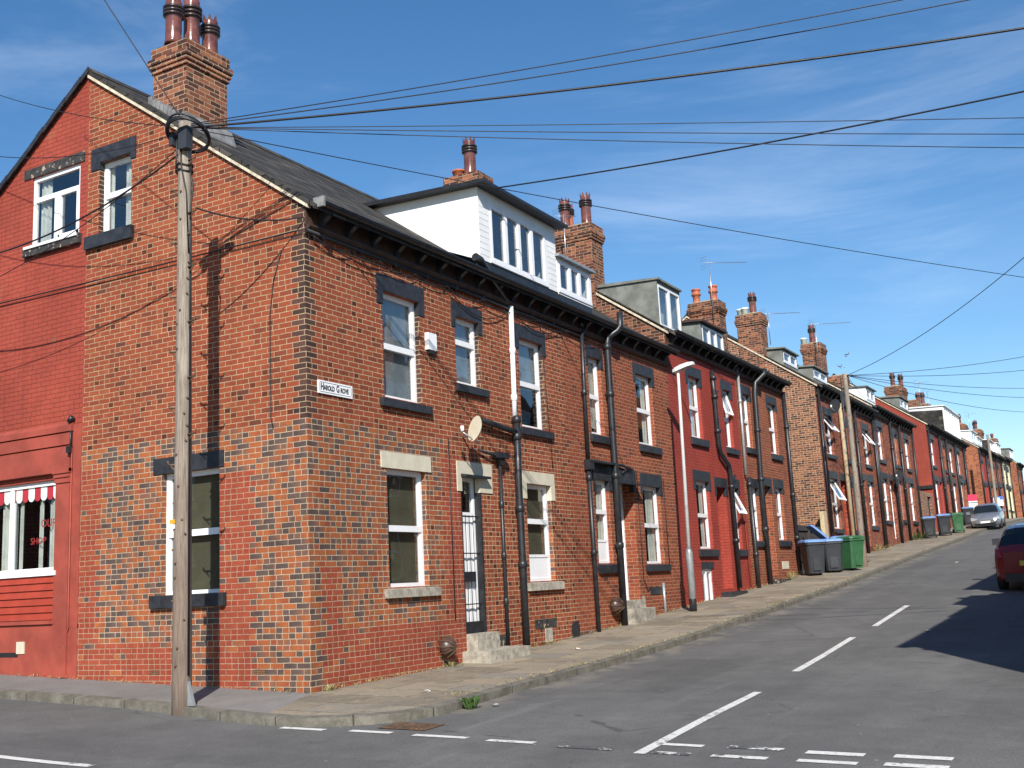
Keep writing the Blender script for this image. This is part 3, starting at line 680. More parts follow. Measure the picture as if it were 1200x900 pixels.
def dormer(root,S,xf,y0,y1,zb,zf,E,mat,roofmat,wstyle,win,ov=.2,zr=None,lap=True,fill=None):
    """box dormer: front at x=xf, flat roof running back into the slope"""
    o=org(root); zr=zf+.12 if zr is None else zr
    sx=lambda z:(E+.15-z)/PITCH
    b=mb(S)
    wall(b,'x',xf,y0,y1,zb,zf,[win],rev=.09)
    if lap:
        for k in range(1,int((zf-zb)/.11)):
            z=zb+k*.11
            for a,c in ((y0,win[0]-.07),(win[1]+.07,y1)): b.box(xf,xf+.004,a,c,z-.010,z)
    for yy in (y0,y1): b.poly([(xf,yy,zb),(xf,yy,zf),(sx(zr)-.15,yy,zr-.02),(sx(zr)-.15,yy,zr-.4),(xf-.02,yy,zb-.02)])
    D=b.build('dormer',mat,root,o)
    r=mb(S); r.prism([(xf+ov,zf-.005),(xf+ov,zf+.045),(sx(zr)-.1,zr+.03),(sx(zr)-.1,zr-.05)],'y',y0-ov*.8,y1+ov*.5); r.build('dormer_roof',roofmat,D,o)
    w=mb(S); fr=.05; a0,a1,z0,z1=win
    n=int(wstyle[4:]); ww=(a1-a0-2*fr)/n
    w.box(xf+.02,xf-.06,a0-.05,a1+.05,z0-.06,z0); w.box(xf+.01,xf-.05,a0,a0+fr,z0,z1); w.box(xf+.01,xf-.05,a1-fr,a1,z0,z1); w.box(xf+.012,xf-.05,a0+fr,a1-fr,z1-fr,z1); w.box(xf+.012,xf-.05,a0+fr,a1-fr,z0,z0+fr)
    ps=[]
    for i in range(n):
        u0,u1=a0+fr+i*ww,a0+fr+(i+1)*ww
        if i: w.box(xf+.014,xf-.05,u0-.05,u0+.05,z0+fr,z1-fr)
        ps.append((u0+(.05 if i else .0),u1-(.05 if i<n-1 else 0)))
    W=w.build('dormer_window','white',D,o)
    g=mb(S)
    for u0,u1 in ps: g.poly([(xf-.03,u0,z0+fr),(xf-.03,u1,z0+fr),(xf-.03,u1,z1-fr),(xf-.03,u0,z1-fr)])
    g.build('dormer_panes','glass',D,o)
    g=mb(S); g.poly([(xf-.32,y0+.05,zb),(xf-.32,y1-.05,zb),(xf-.32,y1-.05,zf),(xf-.32,y0+.05,zf)])
    if fill: g.build('dormer_curtain',fill,D,o)
    return D
# ------------------------------------------------------------------ corner house
EA=6.45
holesA=[(1.72,2.68,4.02,5.63),(3.70,4.45,4.50,5.62),(5.80,6.72,3.99,5.62),(1.72,2.72,1.27,2.97),(3.68,4.30,.50,2.97,.42),(5.82,6.76,1.26,2.97)]
gA=[(-4.14,-3.42,6.88,8.08),(-2.70,-1.58,1.31,3.02)]
hA=house('corner_house','corner brick house with patchy burnt brick below and a big white dormer',0,7.6,EA,wallm='corner',holes=holesA,gholes=gA,full=False,verge=[(0,1)],roofov0=.06,base=0.1)
o=org(hA)
window(hA,LEFT,'x',0,*holesA[0],lin=(1.59,2.81,5.88,5.42),sill=(1.60,2.87,3.87),fill=('blind',.0,'pane_backing'))  # upstairs fills here are the added pale backing that lifts the panes' brightness
window(hA,LEFT,'x',0,*holesA[1],lin=(3.60,4.56,5.85,5.42),sill=(3.64,4.61,4.35),mid=.66,fill=('blind',.0,'pane_backing'))
window(hA,LEFT,'x',0,*holesA[2],lin=(5.66,6.83,5.86,5.40),sill=(5.70,6.89,3.84),fill=('blind',.45,'pane_backing'))
window(hA,LEFT,'x',0,*holesA[3],lin=(1.58,2.84,3.21,None),sill=(1.59,2.92,1.12),linmat='cream_stone',sillmat='old_stone',fill=('blind',.0))
window(hA,LEFT,'x',0,*holesA[5],lin=(5.68,6.89,3.19,2.70),sill=(5.70,6.97,1.10),linmat='cream_stone',sillmat='old_stone',panel=.42,fill=('blind',.0))
window(hA,LEFT,'y',0,*gA[0],lin=(-4.33,-3.32,8.33,7.97),sill=(-4.39,-3.34,6.68),fill=('curtain',[(-4.12,-3.98),(-3.75,-3.45)]),mid=.55)
window(hA,LEFT,'y',0,*gA[1],lin=(-2.86,-1.49,3.25,None),sill=(-2.86,-1.45,1.14),fill=('blind',.0))
b=MB(); b.box(-.24,.006,4.262,4.298,.5,2.97); b.box(-.24,.006,3.68,3.70,.5,2.97); b.build('door_frame','black',hA,o)
D=door(hA,LEFT,3.70,4.26,.50,2.97,'white',trans=.5,d=.11,lin=(3.58,4.65,3.21,2.73),linmat='cream_stone',steps=[(-.4,.20,3.685,4.36,.22,.5),(-.02,.52,3.55,4.78,-.2,.245)])
b=MB(); b.prism([(-.1,2.97),(.13,2.95),(.13,2.99),(-.1,3.03)],'y',3.68,4.44); b.build('door_hood','black',D,o)
g=MB()                                              # security grille
for k in range(5):
    yy=3.76+k*.11; g.tube([(-.05,yy,.52),(-.05,yy,2.36)],.006,6)
for zz in (.95,1.75,2.34): g.box(-.06,-.04,3.70,4.26,zz-.009,zz+.009)
g.box(-.065,-.035,3.70,4.1,1.30,1.46) ; g.box(-.07,-.03,3.70,4.26,.5,.68)
g.build('security_grille','black',hA,o)
# white dormer over the corner house, stack beside the gable
dormer(hA,LEFT,-.02,4.65,7.55,6.82,8.13,EA,'white_old','black','cols4',(5.05,7.10,6.89,7.90),ov=.25,zr=8.27,fill='bin_blue' if False else None)
chimney(hA,LEFT,-3.27,-2.55,.28,1.15,8.1,9.84,[(-2.92,.36,.82,'crown','pot_dark'),(-2.9,.72,1.02,'crown','pot_dark'),(-2.9,1.12,.82,'crown','pot_dark')],big=True)
b=MB(); b.prism([(-2.53,roof_z(EA,-2.53)),(-2.45,roof_z(EA,-2.45)),(-2.45,roof_z(EA,-2.45)+.03),(-2.545,roof_z(EA,-2.53)+.22)],'y',.2,1.25)
b.build('chimney_flashing','lead',hA,o); b=MB()
for i in range(9):
    x=-3.3+i*.085; z=roof_z(EA,x); b.box(x,x+.09,.20,.275,z-.05,z+.10-.02*(i%2))
b.build('chimney_flashing','lead',hA,o)
b=MB(); b.box(-.10,-.03,4.64,7.55,6.4,6.85); b.build('dormer_apron','black',hA,o)
pipe(hA,[(.06,5.50,6.12),(.06,5.46,4.55),(.06,5.44,4.10)],.045,'white',[(.06,5.48,5.3),(.06,5.455,4.45)])
pipe(hA,[(.10,5.44,4.12),(.10,5.40,3.0),(.10,5.40,1.6),(.10,5.40,.2)],.062,'black',[(.10,5.44,4.05),(.1,5.42,3.75),(.1,5.40,2.5),(.1,5.40,1.55)])
pipe(hA,[(.09,4.25,3.93),(.09,5.40,3.83)],.05,'black',[],name='waste_pipe')
pipe(hA,[(.05,4.87,3.3),(.05,4.87,.12)],.033,'black',[(.05,4.87,2.55),(.05,4.87,1.7),(.05,4.87,.95)])
pipe(hA,[(.062,4.86,3.2),(.062,4.86,.15)],.016,'white',[],name='overflow_pipe')
pipe(hA,[(.05,4.2,3.43),(.10,4.78,3.34)],.022,'black',[],name='waste_pipe'); 
b=MB(); b.box(.0,.15,4.66,5.04,3.33,3.43); b.prism([(4.78,3.33),(4.94,3.33),(4.90,3.22),(4.83,3.22)],'x',.02,.12); b.build('hopper_head','black',hA,o)
pipe(hA,[(.30,3.95,6.62),(.30,4.1,6.60),(.12,5.22,6.2),(.07,5.50,6.16),(.06,5.5,6.1)],[.07,.07,.02,.02,.02],'black',[],name='dormer_drain')
b=MB()
def droop(b,p,q,sag,r=.009,n=10):
    P,Q=Vector(p),Vector(q); b.tube([P.lerp(Q,i/n)-Vector((0,0,sag*4*(i/n)*(1-i/n))) for i in range(n+1)],r,5)
b.tube([(.045,-.02,6.1),(.045,7.6,6.06)],.028,8)
for k in range(9): b.box(0,.07,.3+k*.85,.34+k*.85,6.05,6.12)
pp=[.1,.9,1.6,2.5,3.4,4.5,5.6,6.5,7.5]
for a,c in zip(pp,pp[1:]): droop(b,(.07,a,6.04),(.07,c,6.03),random.uniform(.03,.16))
droop(b,(.06,.1,6.05),(.06,2.2,5.98),.12); droop(b,(.06,5.6,6.03),(.06,7.3,6.0),.2); droop(b,(.05,3.5,6.0),(.05,5.4,6.0),.28)
b.build('cable_run','cable',hA,o)
b=MB(); b.tube([(.02,3.35,3.55),(.02,3.36,.75)],.01,5); b.build('cable_drop','cable',hA,o); b=MB(); b.tube([(.02,6.66,6.0),(.02,6.8,4.2),(.02,6.85,3.3)],.007,5); b.build('cable_drop','cable',hA,o); b=MB()
b.tube([(-.4+.0,-.02,5.9),(-.55,-.02,5.5),(-.62,-.02,5.0),(-.62,-.02,3.6),(-.58,-.02,3.45)],.007,5); b.build('cable_drop','cable',hA,o)
def cowl(root,x,y,z,r):
    b=MB(); b.lathe((0,0,0),[(.02,0),(r*.75,.02),(r,.07),(r*.97,.13),(r*.6,.2),(.0,.23)],16)
    for v in range(len(b.v)): p=b.v[v]; b.v[v]=(x+p[2],y+p[0],z+p[1])
    f=b.build('flue_cowl','flue',root,org(root))
    c=MB()
    for k in range(10): 
        t=2*math.pi*k/10; c.tube([(x,y+r*1.02*math.cos(t),z+r*1.02*math.sin(t)),(x+.14,y+r*1.05*math.cos(t),z+r*1.05*math.sin(t)),(x+.26,y+.05*math.cos(t),z+.05*math.sin(t))],.006,4)
    c.build('flue_guard','rust',f,org(root)); return f
cowl(hA,0,3.0,.36,.15)
def vent(root,y0,y1,z0,z1,mat='worn_stone'):
    b=MB(); b.box(.012,-.05,y0,y1,z0,z1); return b.build('cellar_lintel',mat,root,org(root))
vent(hA,5.9,6.7,.45,.60); 
b=MB(); b.box(.02,-.05,6.25,6.5,.2,.44); b.build('cellar_block','old_stone',hA,o)
b=MB(); b.box(.03,-.02,4.62,4.86,.12,.42); b.build('vent_plate','worn_stone',hA,o)
b=MB(); b.prism([(7.28,.1),(7.56,.1),(7.56,.42),(7.50,.5),(7.34,.5),(7.28,.42)],'x',-.05,.03); b.build('coal_hole_cover','black',hA,o)
b=MB()                                              # air bricks in the gable
for x in (-2.92,-.95):
    for k in range(3): b.box(x,x+.21,-.006,.02,.235+k*.025,.247+k*.025)
b.build('air_brick','rust',hA,o)
b=MB(); b.box(.18,.40,.002,.0,6.38,6.55) if False else b.box(.2,.38,-.05,-.01,EA-.08,EA+.06); b.build('gutter_end','lead',hA,o)

# ------------------------------------------------------------------ red-painted shop behind it
hS=thing('shop','red-painted shop with a striped awning strip in its white-framed window','shop',(-6.6,1.2,gz(-6.6,0))); o=org(hS)
zr=EA+.12+PITCH*4.42
gS=[(-5.77,-4.60,7.0,8.20),(-8.35,-4.95,1.77,3.15)]
b=MB(); wall(b,'y',0.,-8.84,-4.42,-.2,zr+.01,gS,lines=[(EA+.12+PITCH*8.84,PITCH),(zr,0.0)]); b.build('wall','red_paint',hS,o)
b=MB(); b.poly([(-8.84,0,-.2),(-8.84,7.6,-.2),(-8.84,7.6,EA+.12),(-8.84,0,EA+.12)]); b.poly([(-4.43,.1,-.2),(-4.43,7.6,-.2),(-4.43,7.6,zr-.02),(-4.43,.1,zr-.02)])
b.poly([(-8.84,7.6,-.2),(-4.43,7.6,-.2),(-4.43,7.6,zr-.02),(-8.84,7.6,EA+.1)]); b.build('rear_wall','brick',hS,o)
b=MB(); b.prism([(-9.11,roof_z(EA,.27)),(-4.425,roof_z(EA,-4.42)),(-4.425,roof_z(EA,-4.42)-.07),(-9.11,roof_z(EA,.27)-.07)],'y',-.06,7.6); rf=b.build('roof','slate',hS,o)
b=MB()                                              # ragged slate ends along the verge
for i in range(26):
    x=-9.0+i*.178; z=roof_z(EA,-8.84-x); b.prism([(x,z+.004),(x+.17,z+.004+.17*PITCH),(x+.17,z-.09+.17*PITCH),(x,z-.1)],'y',-.075-random.random()*.02,-.062)
b.build('verge_slates','black_stone',rf,o)
window(hS,LEFT,'y',0,*gS[0],style='tee',mid=.70,lin=(-5.97,-4.49,8.37,None),sill=(-5.88,-4.53,6.84),linmat='worn_stone',sillmat='worn_stone',fill=('curtain',[(-5.7,-5.45)]),d=.03)
b=MB(); b.box(-5.83,-4.56,-.10,.04,6.955,7.0); b.build('window_board','white',hS,o)
w=window(hS,LEFT,'y',0,*gS[1],style='cols3',d=.05,fill=('curtain',[(-5.30,-4.99),(-6.45,-6.10),(-5.55,-5.42),(-7.4,-7.1),(-6.02,-5.90),(-7.0,-6.8)]))
b=MB(); b.box(-8.4,-4.90,-.06,.05,1.70,1.77); b.build('window_board','white',hS,o)
for par,mt in ((0,'awn_white'),(1,'awn_red')):
    wd=.148
    for k in range(23):
        if k%2!=par: continue
        b=MB(); x=-5.0-k*wd-wd; zt=3.09; zl=2.88; pts=[(x,zt),(x,zl+.05)]+[(x+wd/2-wd/2*math.cos(math.pi*i/6),zl+.05-.07*math.sin(math.pi*i/6)) for i in range(1,6)]+[(x+wd,zl+.05),(x+wd,zt)]
        b.prism(pts,'y',.076,.08); b.build('awning_flap',mt,w,o)
for tx,x,z,sz in (('OUR',-5.24,2.50,.17),('SHOP',-5.48,2.24,.145)):
    me=text_mesh(tx,sz,.001,.001); ob=bpy.data.objects.new('window_lettering',me); COL.objects.link(ob); me.materials.append(M['redletter']); ob.parent=w; ob.location=Vector((x,.080,z))-o; ob.rotation_euler=(R(90),0,0)
b=MB()                                              # shutter boards
for k in range(6): b.prism([(-.02,1.04+k*.11),(-.045,1.045+k*.11),(-.02,1.145+k*.11)],'x',-8.4,-4.92) 
b.box(-8.4,-4.92,-.02,.0,1.02,1.7); b.build('stall_riser','red_board',hS,o)
b=MB(); b.box(-8.6,-4.90,-.05,0,.98,1.035); b.build('stall_ledge','red_render',hS,o)
b=MB(); b.box(-8.84,-4.64,-.05,0,3.66,3.84); b.box(-8.84,-4.60,-.07,0,3.86,3.95); b.box(-8.84,-4.66,-.03,0,3.30,3.64); b.box(-8.84,-4.60,-.085,0,3.24,3.30); b.prism([(0,3.95),(-.07,3.95),(-.02,4.0),(0,4.02)],'x',-8.84,-4.6)
b.build('fascia','red_render',hS,o)
b=MB(); b.box(-4.95,-4.63,-.04,0,.2,3.15); b.box(-4.97,-4.60,-.10,0,3.22,3.29); b.box(-4.96,-4.61,-.08,0,3.16,3.22); b.box(-4.955,-4.615,-.06,0,3.08,3.16); b.build('pilaster','red_render',hS,o)
b=MB(); b.box(-8.84,-4.422,-.012,0,-.2,.97); b.box(-4.62,-4.422,-.013,0,.9,3.95); b.build('rendered_base','red_render',hS,o)
b=MB(); b.tube([(-4.61,-.03,3.6),(-4.61,-.03,1.0),(-4.60,-.03,.92),(-4.64,-.03,.84),(-4.66,-.03,.75),(-4.70,-.03,.66),(-4.78,-.03,.63)],.012,6); b.build('downspout','red_render',hS,o)
b=MB(); b.box(-5.78,-5.60,-.03,0,.55,.73); b.build('vent_cover','cream_stone',hS,o)
b=MB(); b.box(-6.6,-5.76,-.016,0,.50,.57); b.build('vent_slot','black',hS,o)
b=MB(); b.box(-4.66,-4.60,-.10,0,3.52,3.62); b.tube([(-4.62,-.05,3.9),(-4.62,-.05,3.55)],.015,6); b.tube([(-4.65,-.06,4.0),(-4.58,-.06,4.07)],.04,8); b.build('old_light_bracket','black',hS,o)

# ------------------------------------------------------------------ second house of the first block
hB_h=[(8.65,9.27,4.13,5.72),(11.02,11.98,4.13,5.70),(8.62,9.3,1.55,3.2),(9.62,10.52,.78,3.22,.42),(11.0,12.0,1.52,3.2)]
hB=house('terraced_house','brick house with a small flat white dormer, next to the corner house',7.6,13.0,EA,wallm='brick',holes=hB_h); o=org(hB)
window(hB,LEFT,'x',0,*hB_h[0],lin=(8.57,9.36,5.95,5.52),sill=(8.56,9.44,3.95),fill=('blind',.1,'curtain'))
window(hB,LEFT,'x',0,*hB_h[1],lin=(10.91,12.10,5.94,5.50),sill=(11.0,12.17,3.95),fill=('curtain',[(11.1,11.35),(11.7,11.95)]))
window(hB,LEFT,'x',0,*hB_h[2],lin=(8.55,9.46,3.50,3.0),sill=(8.54,9.50,1.36),panel=.42,fill=('curtain',[(9.05,9.25)]))
window(hB,LEFT,'x',0,*hB_h[4],lin=(10.90,12.13,3.48,3.02),sill=(10.90,12.20,1.36),fill=('curtain',[(11.05,11.4),(11.55,11.95)]))
D=door(hB,LEFT,*hB_h[3][:4],'white',trans=.45,d=.26,lin=(9.55,10.66,3.50,3.03),steps=[(-.14,.28,9.55,10.6,.2,.62),(-.16,.1,9.6,10.55,.62,.785)],stepmat='old_stone')
b=MB(); b.prism([(-.08,3.2),(.26,3.14),(.26,3.18),(-.08,3.25)],'y',9.5,10.62); b.build('door_hood','black',D,o)
b=MB(); b.box(-.10,-.03,7.57,9.10,6.4,6.83); b.build('dormer_apron','black',hB,o)
dormer(hB,LEFT,-.02,7.58,9.10,6.80,7.55,EA,'white_old','grey_metal','cols3',(7.64,9.02,6.9,7.48),ov=.1,lap=False)
chimney(hB,LEFT,-2.5,-1.7,7.48,8.05,7.2,9.72,[(-2.0,7.7,.85,'crown','pot_dark'),(-2.32,7.75,.2,'plain','pot_orange')])
pipe(hB,[(.07,8.33,6.42),(.07,8.28,5.0),(.07,8.26,3.55)],.042,'black',[(.07,8.33,6.3),(.07,8.27,4.9)])
pipe(hB,[(.07,8.26,3.5),(.07,8.27,1.8),(.07,8.28,.12)],.045,'black',[(.07,8.26,3.2),(.07,8.27,1.75)])
pipe(hB,[(.36,9.62,6.75),(.36,9.60,6.45),(.30,9.55,6.34),(.14,9.42,6.22),(.12,9.40,6.05),(.12,9.40,3.5),(.12,9.38,.2)],.066,'black',[(.12,9.4,6.0),(.12,9.4,5.0),(.12,9.4,3.3),(.12,9.38,1.9)])
b=MB(); b.box(0,.16,8.2,9.5,3.515,3.56); b.box(.02,.15,8.18,8.36,3.36,3.56); b.build('hopper_head','black',hB,o)
b=MB(); b.tube([(.05,9.55,3.55),(.06,9.9,3.56),(.06,10.4,3.5)],.03,6); b.tube([(.05,9.9,3.4),(.05,10.3,3.55)],.02,6); b.build('waste_pipe','black',hB,o)
b=MB(); b.tube([(.03,10.7,3.5),(.02,10.72,1.2),(.02,10.9,.95),(.03,11.1,1.05)],.008,5); b.tube([(.02,12.2,3.4),(.02,12.22,1.5)],.008,5); b.build('cable_drop','cable',hB,o)
b=MB(); b.tube([(.1,8.62,.6),(.1,8.66,.62)],.01,4); 
cowl(hB,0,9.08,.72,.16)
vent(hB,11.05,11.75,.86,1.02,'black_stone'); b=MB(); b.box(.012,-.05,10.62,10.72,.3,.85); b.box(.01,-.05,10.9,11.12,.4,.85) if False else None; b.build('door_jamb_stone','old_stone',hB,o)
b=MB(); b.box(.014,-.05,9.50,9.60,.3,.9); b.build('door_jamb_stone','old_stone',hB,o)
pipe(hB,[(.04,11.72,1.1),(.04,11.74,.3)],.03,'grey_metal',[],name='service_pipe')
b=MB(); b.tube([(.045,7.6,6.06),(.045,8.6,6.05)],.026,8); droop(b,(.06,7.6,6.03),(.06,9.3,6.1),.15); b.build('cable_run','cable',hB,o)

# ------------------------------------------------------------------ red house and the brick house beside it
EC=6.97
hC_h=[(14.3,15.15,4.58,6.12),(16.87,17.5,4.54,6.10),(14.3,15.25,1.85,3.5),(15.75,16.5,.86,3.42,.5),(16.88,17.52,1.85,3.46),(14.28,15.0,.57,1.36)]
hC=house('terraced_house','red-painted terraced house with a grey box dormer, behind the street lamp',13.0,18.05,EC,wallm='red_paint2',gable0='brick_chimney',holes=hC_h,verge=[(13.0,1)]); o=org(hC)
window(hC,LEFT,'x',0,*hC_h[0],lin=(14.15,15.29,6.37,5.90),sill=(14.2,15.39,4.38),fill=('curtain',[(14.4,14.65),(14.85,15.1)]))
window(hC,LEFT,'x',0,*hC_h[1],lin=(16.75,17.64,6.34,5.88),sill=(16.8,17.76,4.36),tilt=.16)
window(hC,LEFT,'x',0,*hC_h[2],lin=(14.15,15.36,3.76,3.28),sill=(14.15,15.45,1.66),fill=('curtain',[(14.4,14.7),(14.95,15.2)]))
window(hC,LEFT,'x',0,*hC_h[4],lin=(16.78,17.62,3.70,3.28),sill=(16.8,17.72,1.66),tilt=.3)
window(hC,LEFT,'x',0,*hC_h[5],style='cols2',lin=(14.26,15.1,1.53,None),d=.03)
door(hC,LEFT,*hC_h[3][:4],'red_board',trans=0,lin=(15.65,16.63,3.66,3.2),steps=[(-.1,.3,15.5,16.7,.2,.78)],stepmat='black_stone',d=.34)
dormer(hC,LEFT,-.15,13.12,14.62,7.05,8.33,EC,'grey_felt','grey_felt','cols2',(13.16,14.56,7.2,8.22),ov=.06,lap=False,fill='curtain')
chimney(hC,LEFT,-2.75,-1.7,12.88,13.52,7.6,10.05,[(-2.5,13.1,.85,'crown','pot_dark'),(-2.55,13.38,.8,'crown','pot_orange'),(-1.95,13.2,.9,'crown','pot_dark')],big=True)
b=MB(); b.tube([(.07,15.97,6.45),(.08,15.98,5.9),(.10,15.96,4.55),(.10,16.05,4.3),(.10,16.62,4.02),(.10,16.68,3.85),(.10,16.70,.85)],.062,10); b.tube([(.08,15.98,5.9),(.04,16.35,5.95)],.04,8); b.tube([(.1,16.7,3.6),(.08,17.1,3.75)],.045,8)
for z in (6.2,5.7,4.8,3.4,2.0): b.lathe((.1,15.97 if z>4 else 16.7,z),[(.062,0),(.085,.01),(.085,.1),(.062,.11)],10)
b.build('drainpipe','black',hC,o)
b=MB(); b.tube([(.03,17.75,2.6),(.03,17.78,2.5),(.03,17.8,.8)],.018,6); b.build('gas_pipe','red_render',hC,o)
b=MB(); b.tube([(.02,13.2,6.0),(.02,14.0,5.3),(.02,14.3,4.9)],.007,4); droop(b,(.03,16.2,6.6),(.03,17.9,6.4),.12); b.build('cable_drop','cable',hC,o)
hD_h=[(18.56,19.2,4.68,6.2),(20.88,21.72,4.68,6.2),(18.5,19.25,2.08,3.55),(19.75,20.5,1.1,3.66,.42),(20.9,21.66,2.12,3.66)]
hD=house('terraced_house','brick terraced house between the red house and the wheelie bins by the yard gate',18.05,22.6,EC,wallm='brick',holes=hD_h); o=org(hD)
window(hD,LEFT,'x',0,*hD_h[0],lin=(18.43,19.32,6.45,6.02),sill=(18.5,19.4,4.50),fill=('blind',.3,'curtain'))
window(hD,LEFT,'x',0,*hD_h[1],lin=(20.76,21.83,6.44,6.02),sill=(20.82,21.92,4.50),fill=('curtain',[(20.95,21.2)]))
window(hD,LEFT,'x',0,*hD_h[2],lin=(18.40,19.36,3.80,3.35),sill=(18.45,19.46,1.91),panel=.35,fill=('blind',.3,'curtain'))
window(hD,LEFT,'x',0,*hD_h[4],lin=(20.78,21.78,3.92,3.5),sill=(20.8,21.98,1.93),fill=('blind',.0,'curtain'))
door(hD,LEFT,*hD_h[3][:4],'white',trans=.4,d=.26,lin=(19.66,20.6,3.9,3.45),steps=[(-.1,.3,19.5,20.7,.5,1.0)],stepmat='worn_stone')
dormer(hD,LEFT,-.75,17.7,19.65,7.35,8.22,EC,'grey_felt','dark_wood','cols3',(17.8,19.55,7.6,8.15),ov=.12,lap=False,fill='curtain')
chimney(hD,LEFT,-2.6,-1.6,21.95,22.58,7.6,9.88,[(-2.4,22.2,.5,'roll','pot_orange'),(-1.85,22.3,.55,'roll','pot_orange')],big=True)
pipe(hD,[(.06,18.16,6.9),(.06,18.14,5),(.06,18.1,3.85)],.04,'grey_metal',[(.06,18.15,5.9)])
pipe(hD,[(.09,18.25,3.8),(.09,18.3,1.6),(.09,18.3,.7)],.06,'black',[(.09,18.25,3.6),(.09,18.3,1.7)])
pipe(hD,[(.36,19.75,7.0),(.34,19.7,6.85),(.12,19.5,6.6),(.10,19.45,6.3),(.10,19.3,3.7),(.10,19.35,.85)],.07,'black',[(.1,19.4,5.2),(.1,19.32,3.8),(.1,19.33,2.4)])
pipe(hD,[(.09,22.45,6.7),(.09,22.45,4),(.09,22.48,1.0)],.06,'black',[(.09,22.45,5.6),(.09,22.46,3.5),(.09,22.46,2.2)])
b=MB(); b.tube([(.05,19.1,2.05),(.07,19.25,1.93)],.04,8); b.build('waste_pipe','black',hD,o)
vent(hD,20.95,21.6,1.28,1.5,'cream_stone')

# ------------------------------------------------------------------ blocks further up
def up_house(name,label,y0,y1,E,up,gr,mir=False,wallm='brick_maroon',gable0=None,gable1=None,dorm=None,chim=(),tilt=(False,False),doorm='red_board',pipes=True,upH=1.4,grH=1.75,chimb=True,narrow=True,group=None,verge=None,frac=None,wleft=None):
    L=y1-y0
    big=(y0+.9,y0+1.95); dr=(y0+2.4,y0+3.2); na=(y0+3.65,y0+4.2)
    if mir: big,dr,na=[(y0+y1-q[1],y0+y1-q[0]) for q in (big,dr,na)]
    hol=[(big[0],big[1],up,up+upH),(na[0],na[1],up,up+upH),(big[0],big[1],gr,gr+grH),(na[0],na[1],gr,gr+grH)]
    zd=gz(0,dr[0])+.25; hol.append((dr[0],dr[1],zd,gr+grH))
    h=house(name,label,y0,y1,E,wallm=wallm,gable0=gable0,gable1=gable1,holes=hol,verge=verge,group=group); o=org(h)
    for i,q in enumerate(hol[:4]):
        window(h,LEFT,'x',0,*q,lin=(q[0]-.12,q[1]+.12,q[3]+.26,q[3]-.18),sill=(q[0]-.08,q[1]+.1,q[2]-.16),tilt=(tilt[0] and i==0) or (tilt[1] and i==2),simple_=True,fill=('curtain',[(q[0]+.06,q[0]+.3)]) if i%2==0 else None)
    q=hol[4]; door(h,LEFT,*q,doorm,trans=0,lin=(q[0]-.1,q[1]+.1,q[3]+.26,None))
    if dorm: 
        xf,d0,d1,zf,mt,n,rm=dorm; zb=roof_z(E,xf)-.05
        dormer(h,LEFT,xf,d0,d1,zb,zf,E,mt,rm,'cols%d'%n,(d0+.1,d1-.1,zb+.22,zf-.08),ov=.1,lap=False,fill='curtain')
    for c in chim: chimney(h,LEFT,*c)
    if pipes:
        py=(dr[0]-.2) if mir else (dr[1]+.2)
        pipe(h,[(.09,py,E-.1),(.09,py,gz(0,py))],.06,'black',[(.09,py,E-1.5),(.09,py,E-3.2)])
        pe=y1-.12 if mir else y0+.14
        pipe(h,[(.08,pe,E-.1),(.08,pe,gz(0,pe))],.05,'black',[])
    return h
def P1(x,y,h=.85,st='crown',m='pot_dark'): return (x,y,h,st,m)
hE=up_house('terraced_house','maroon brick house with a brown brick gable above the yard gate',26.7,31.1,7.50,5.2,2.58,wallm='brick_maroon',gable0='brick_brown',verge=[(26.7,1)],tilt=(True,True),
   dorm=(-1.09,27.05,28.9,9.02,'grey_felt',2,'grey_felt'),chim=[(-2.55,-1.65,26.68,27.32,8.0,10.38,[P1(-2.0,27.0),(-2.3,27.0,.3,'plain','awn_white'),(-2.5,27.1,.3,'plain','awn_white')],True)],doorm='red_board')
b=MB(); b.tube([(.36,29.85,7.45),(.34,29.8,7.25),(.12,29.7,7.1),(.10,29.75,6.8),(.10,29.8,1.7)],.075,10); b.build('soil_pipe','plank',hE,org(hE))
hF=up_house('terraced_house','maroon brick terraced house with a tall chimney, just behind the second wooden pole',31.1,35.5,7.50,5.24,2.80,mir=True,wallm='brick_maroon',tilt=(True,False),
   dorm=(-1.1,31.15,33.3,8.97,'grey_felt',2,'grey_felt'),chim=[(-2.5,-1.7,35.2,36.1,8.2,10.72,[P1(-2.1,35.6,.9),(-2.45,35.5,.3,'plain','awn_white')],True)],doorm='white')
hG=up_house('terraced_house','maroon brick terraced house with a little white dormer, two doors past the second wooden pole',35.5,40.0,7.78,5.64,3.08,wallm='brick_maroon',gable0='brick_maroon',dorm=(-.5,37.55,39.3,8.93,'white_old',2,'grey_felt'),chim=[(-2.4,-1.7,39.2,39.9,8.5,9.86,[],False)],doorm='white',verge=[(35.5,1)])
hH=up_house('terraced_house','maroon brick terraced house at the far end of the second block, before the red-painted gable',40.0,44.3,7.78,5.64,3.2,mir=True,wallm='brick_maroon',doorm='red_board')
hI=up_house('terraced_house','terraced house with a tall red-painted gable and a grey dormer, halfway up the hill',48.9,53.4,8.38,6.3,3.75,wallm='red_paint2',gable0='red_paint',verge=[(48.9,1)],dorm=(-1.2,49.2,51.5,10.0,'grey_felt',2,'grey_felt'),chim=[(-2.6,-1.7,53.0,54.6,9,11.2,[P1(-2.2,53.4),P1(-1.9,54.2)],True)],doorm='white')
hJ=up_house('terraced_house','terraced house with the nearer, slate-cheeked one of two big white dormers up the hill',53.4,58.0,8.38,6.3,3.95,mir=True,wallm='brick_maroon',dorm=(-.15,56.8,59.6,10.28,'white_old',4,'white'),chim=[(-2.5,-1.7,57.4,58.3,9,10.9,[],True)],doorm='red_board')
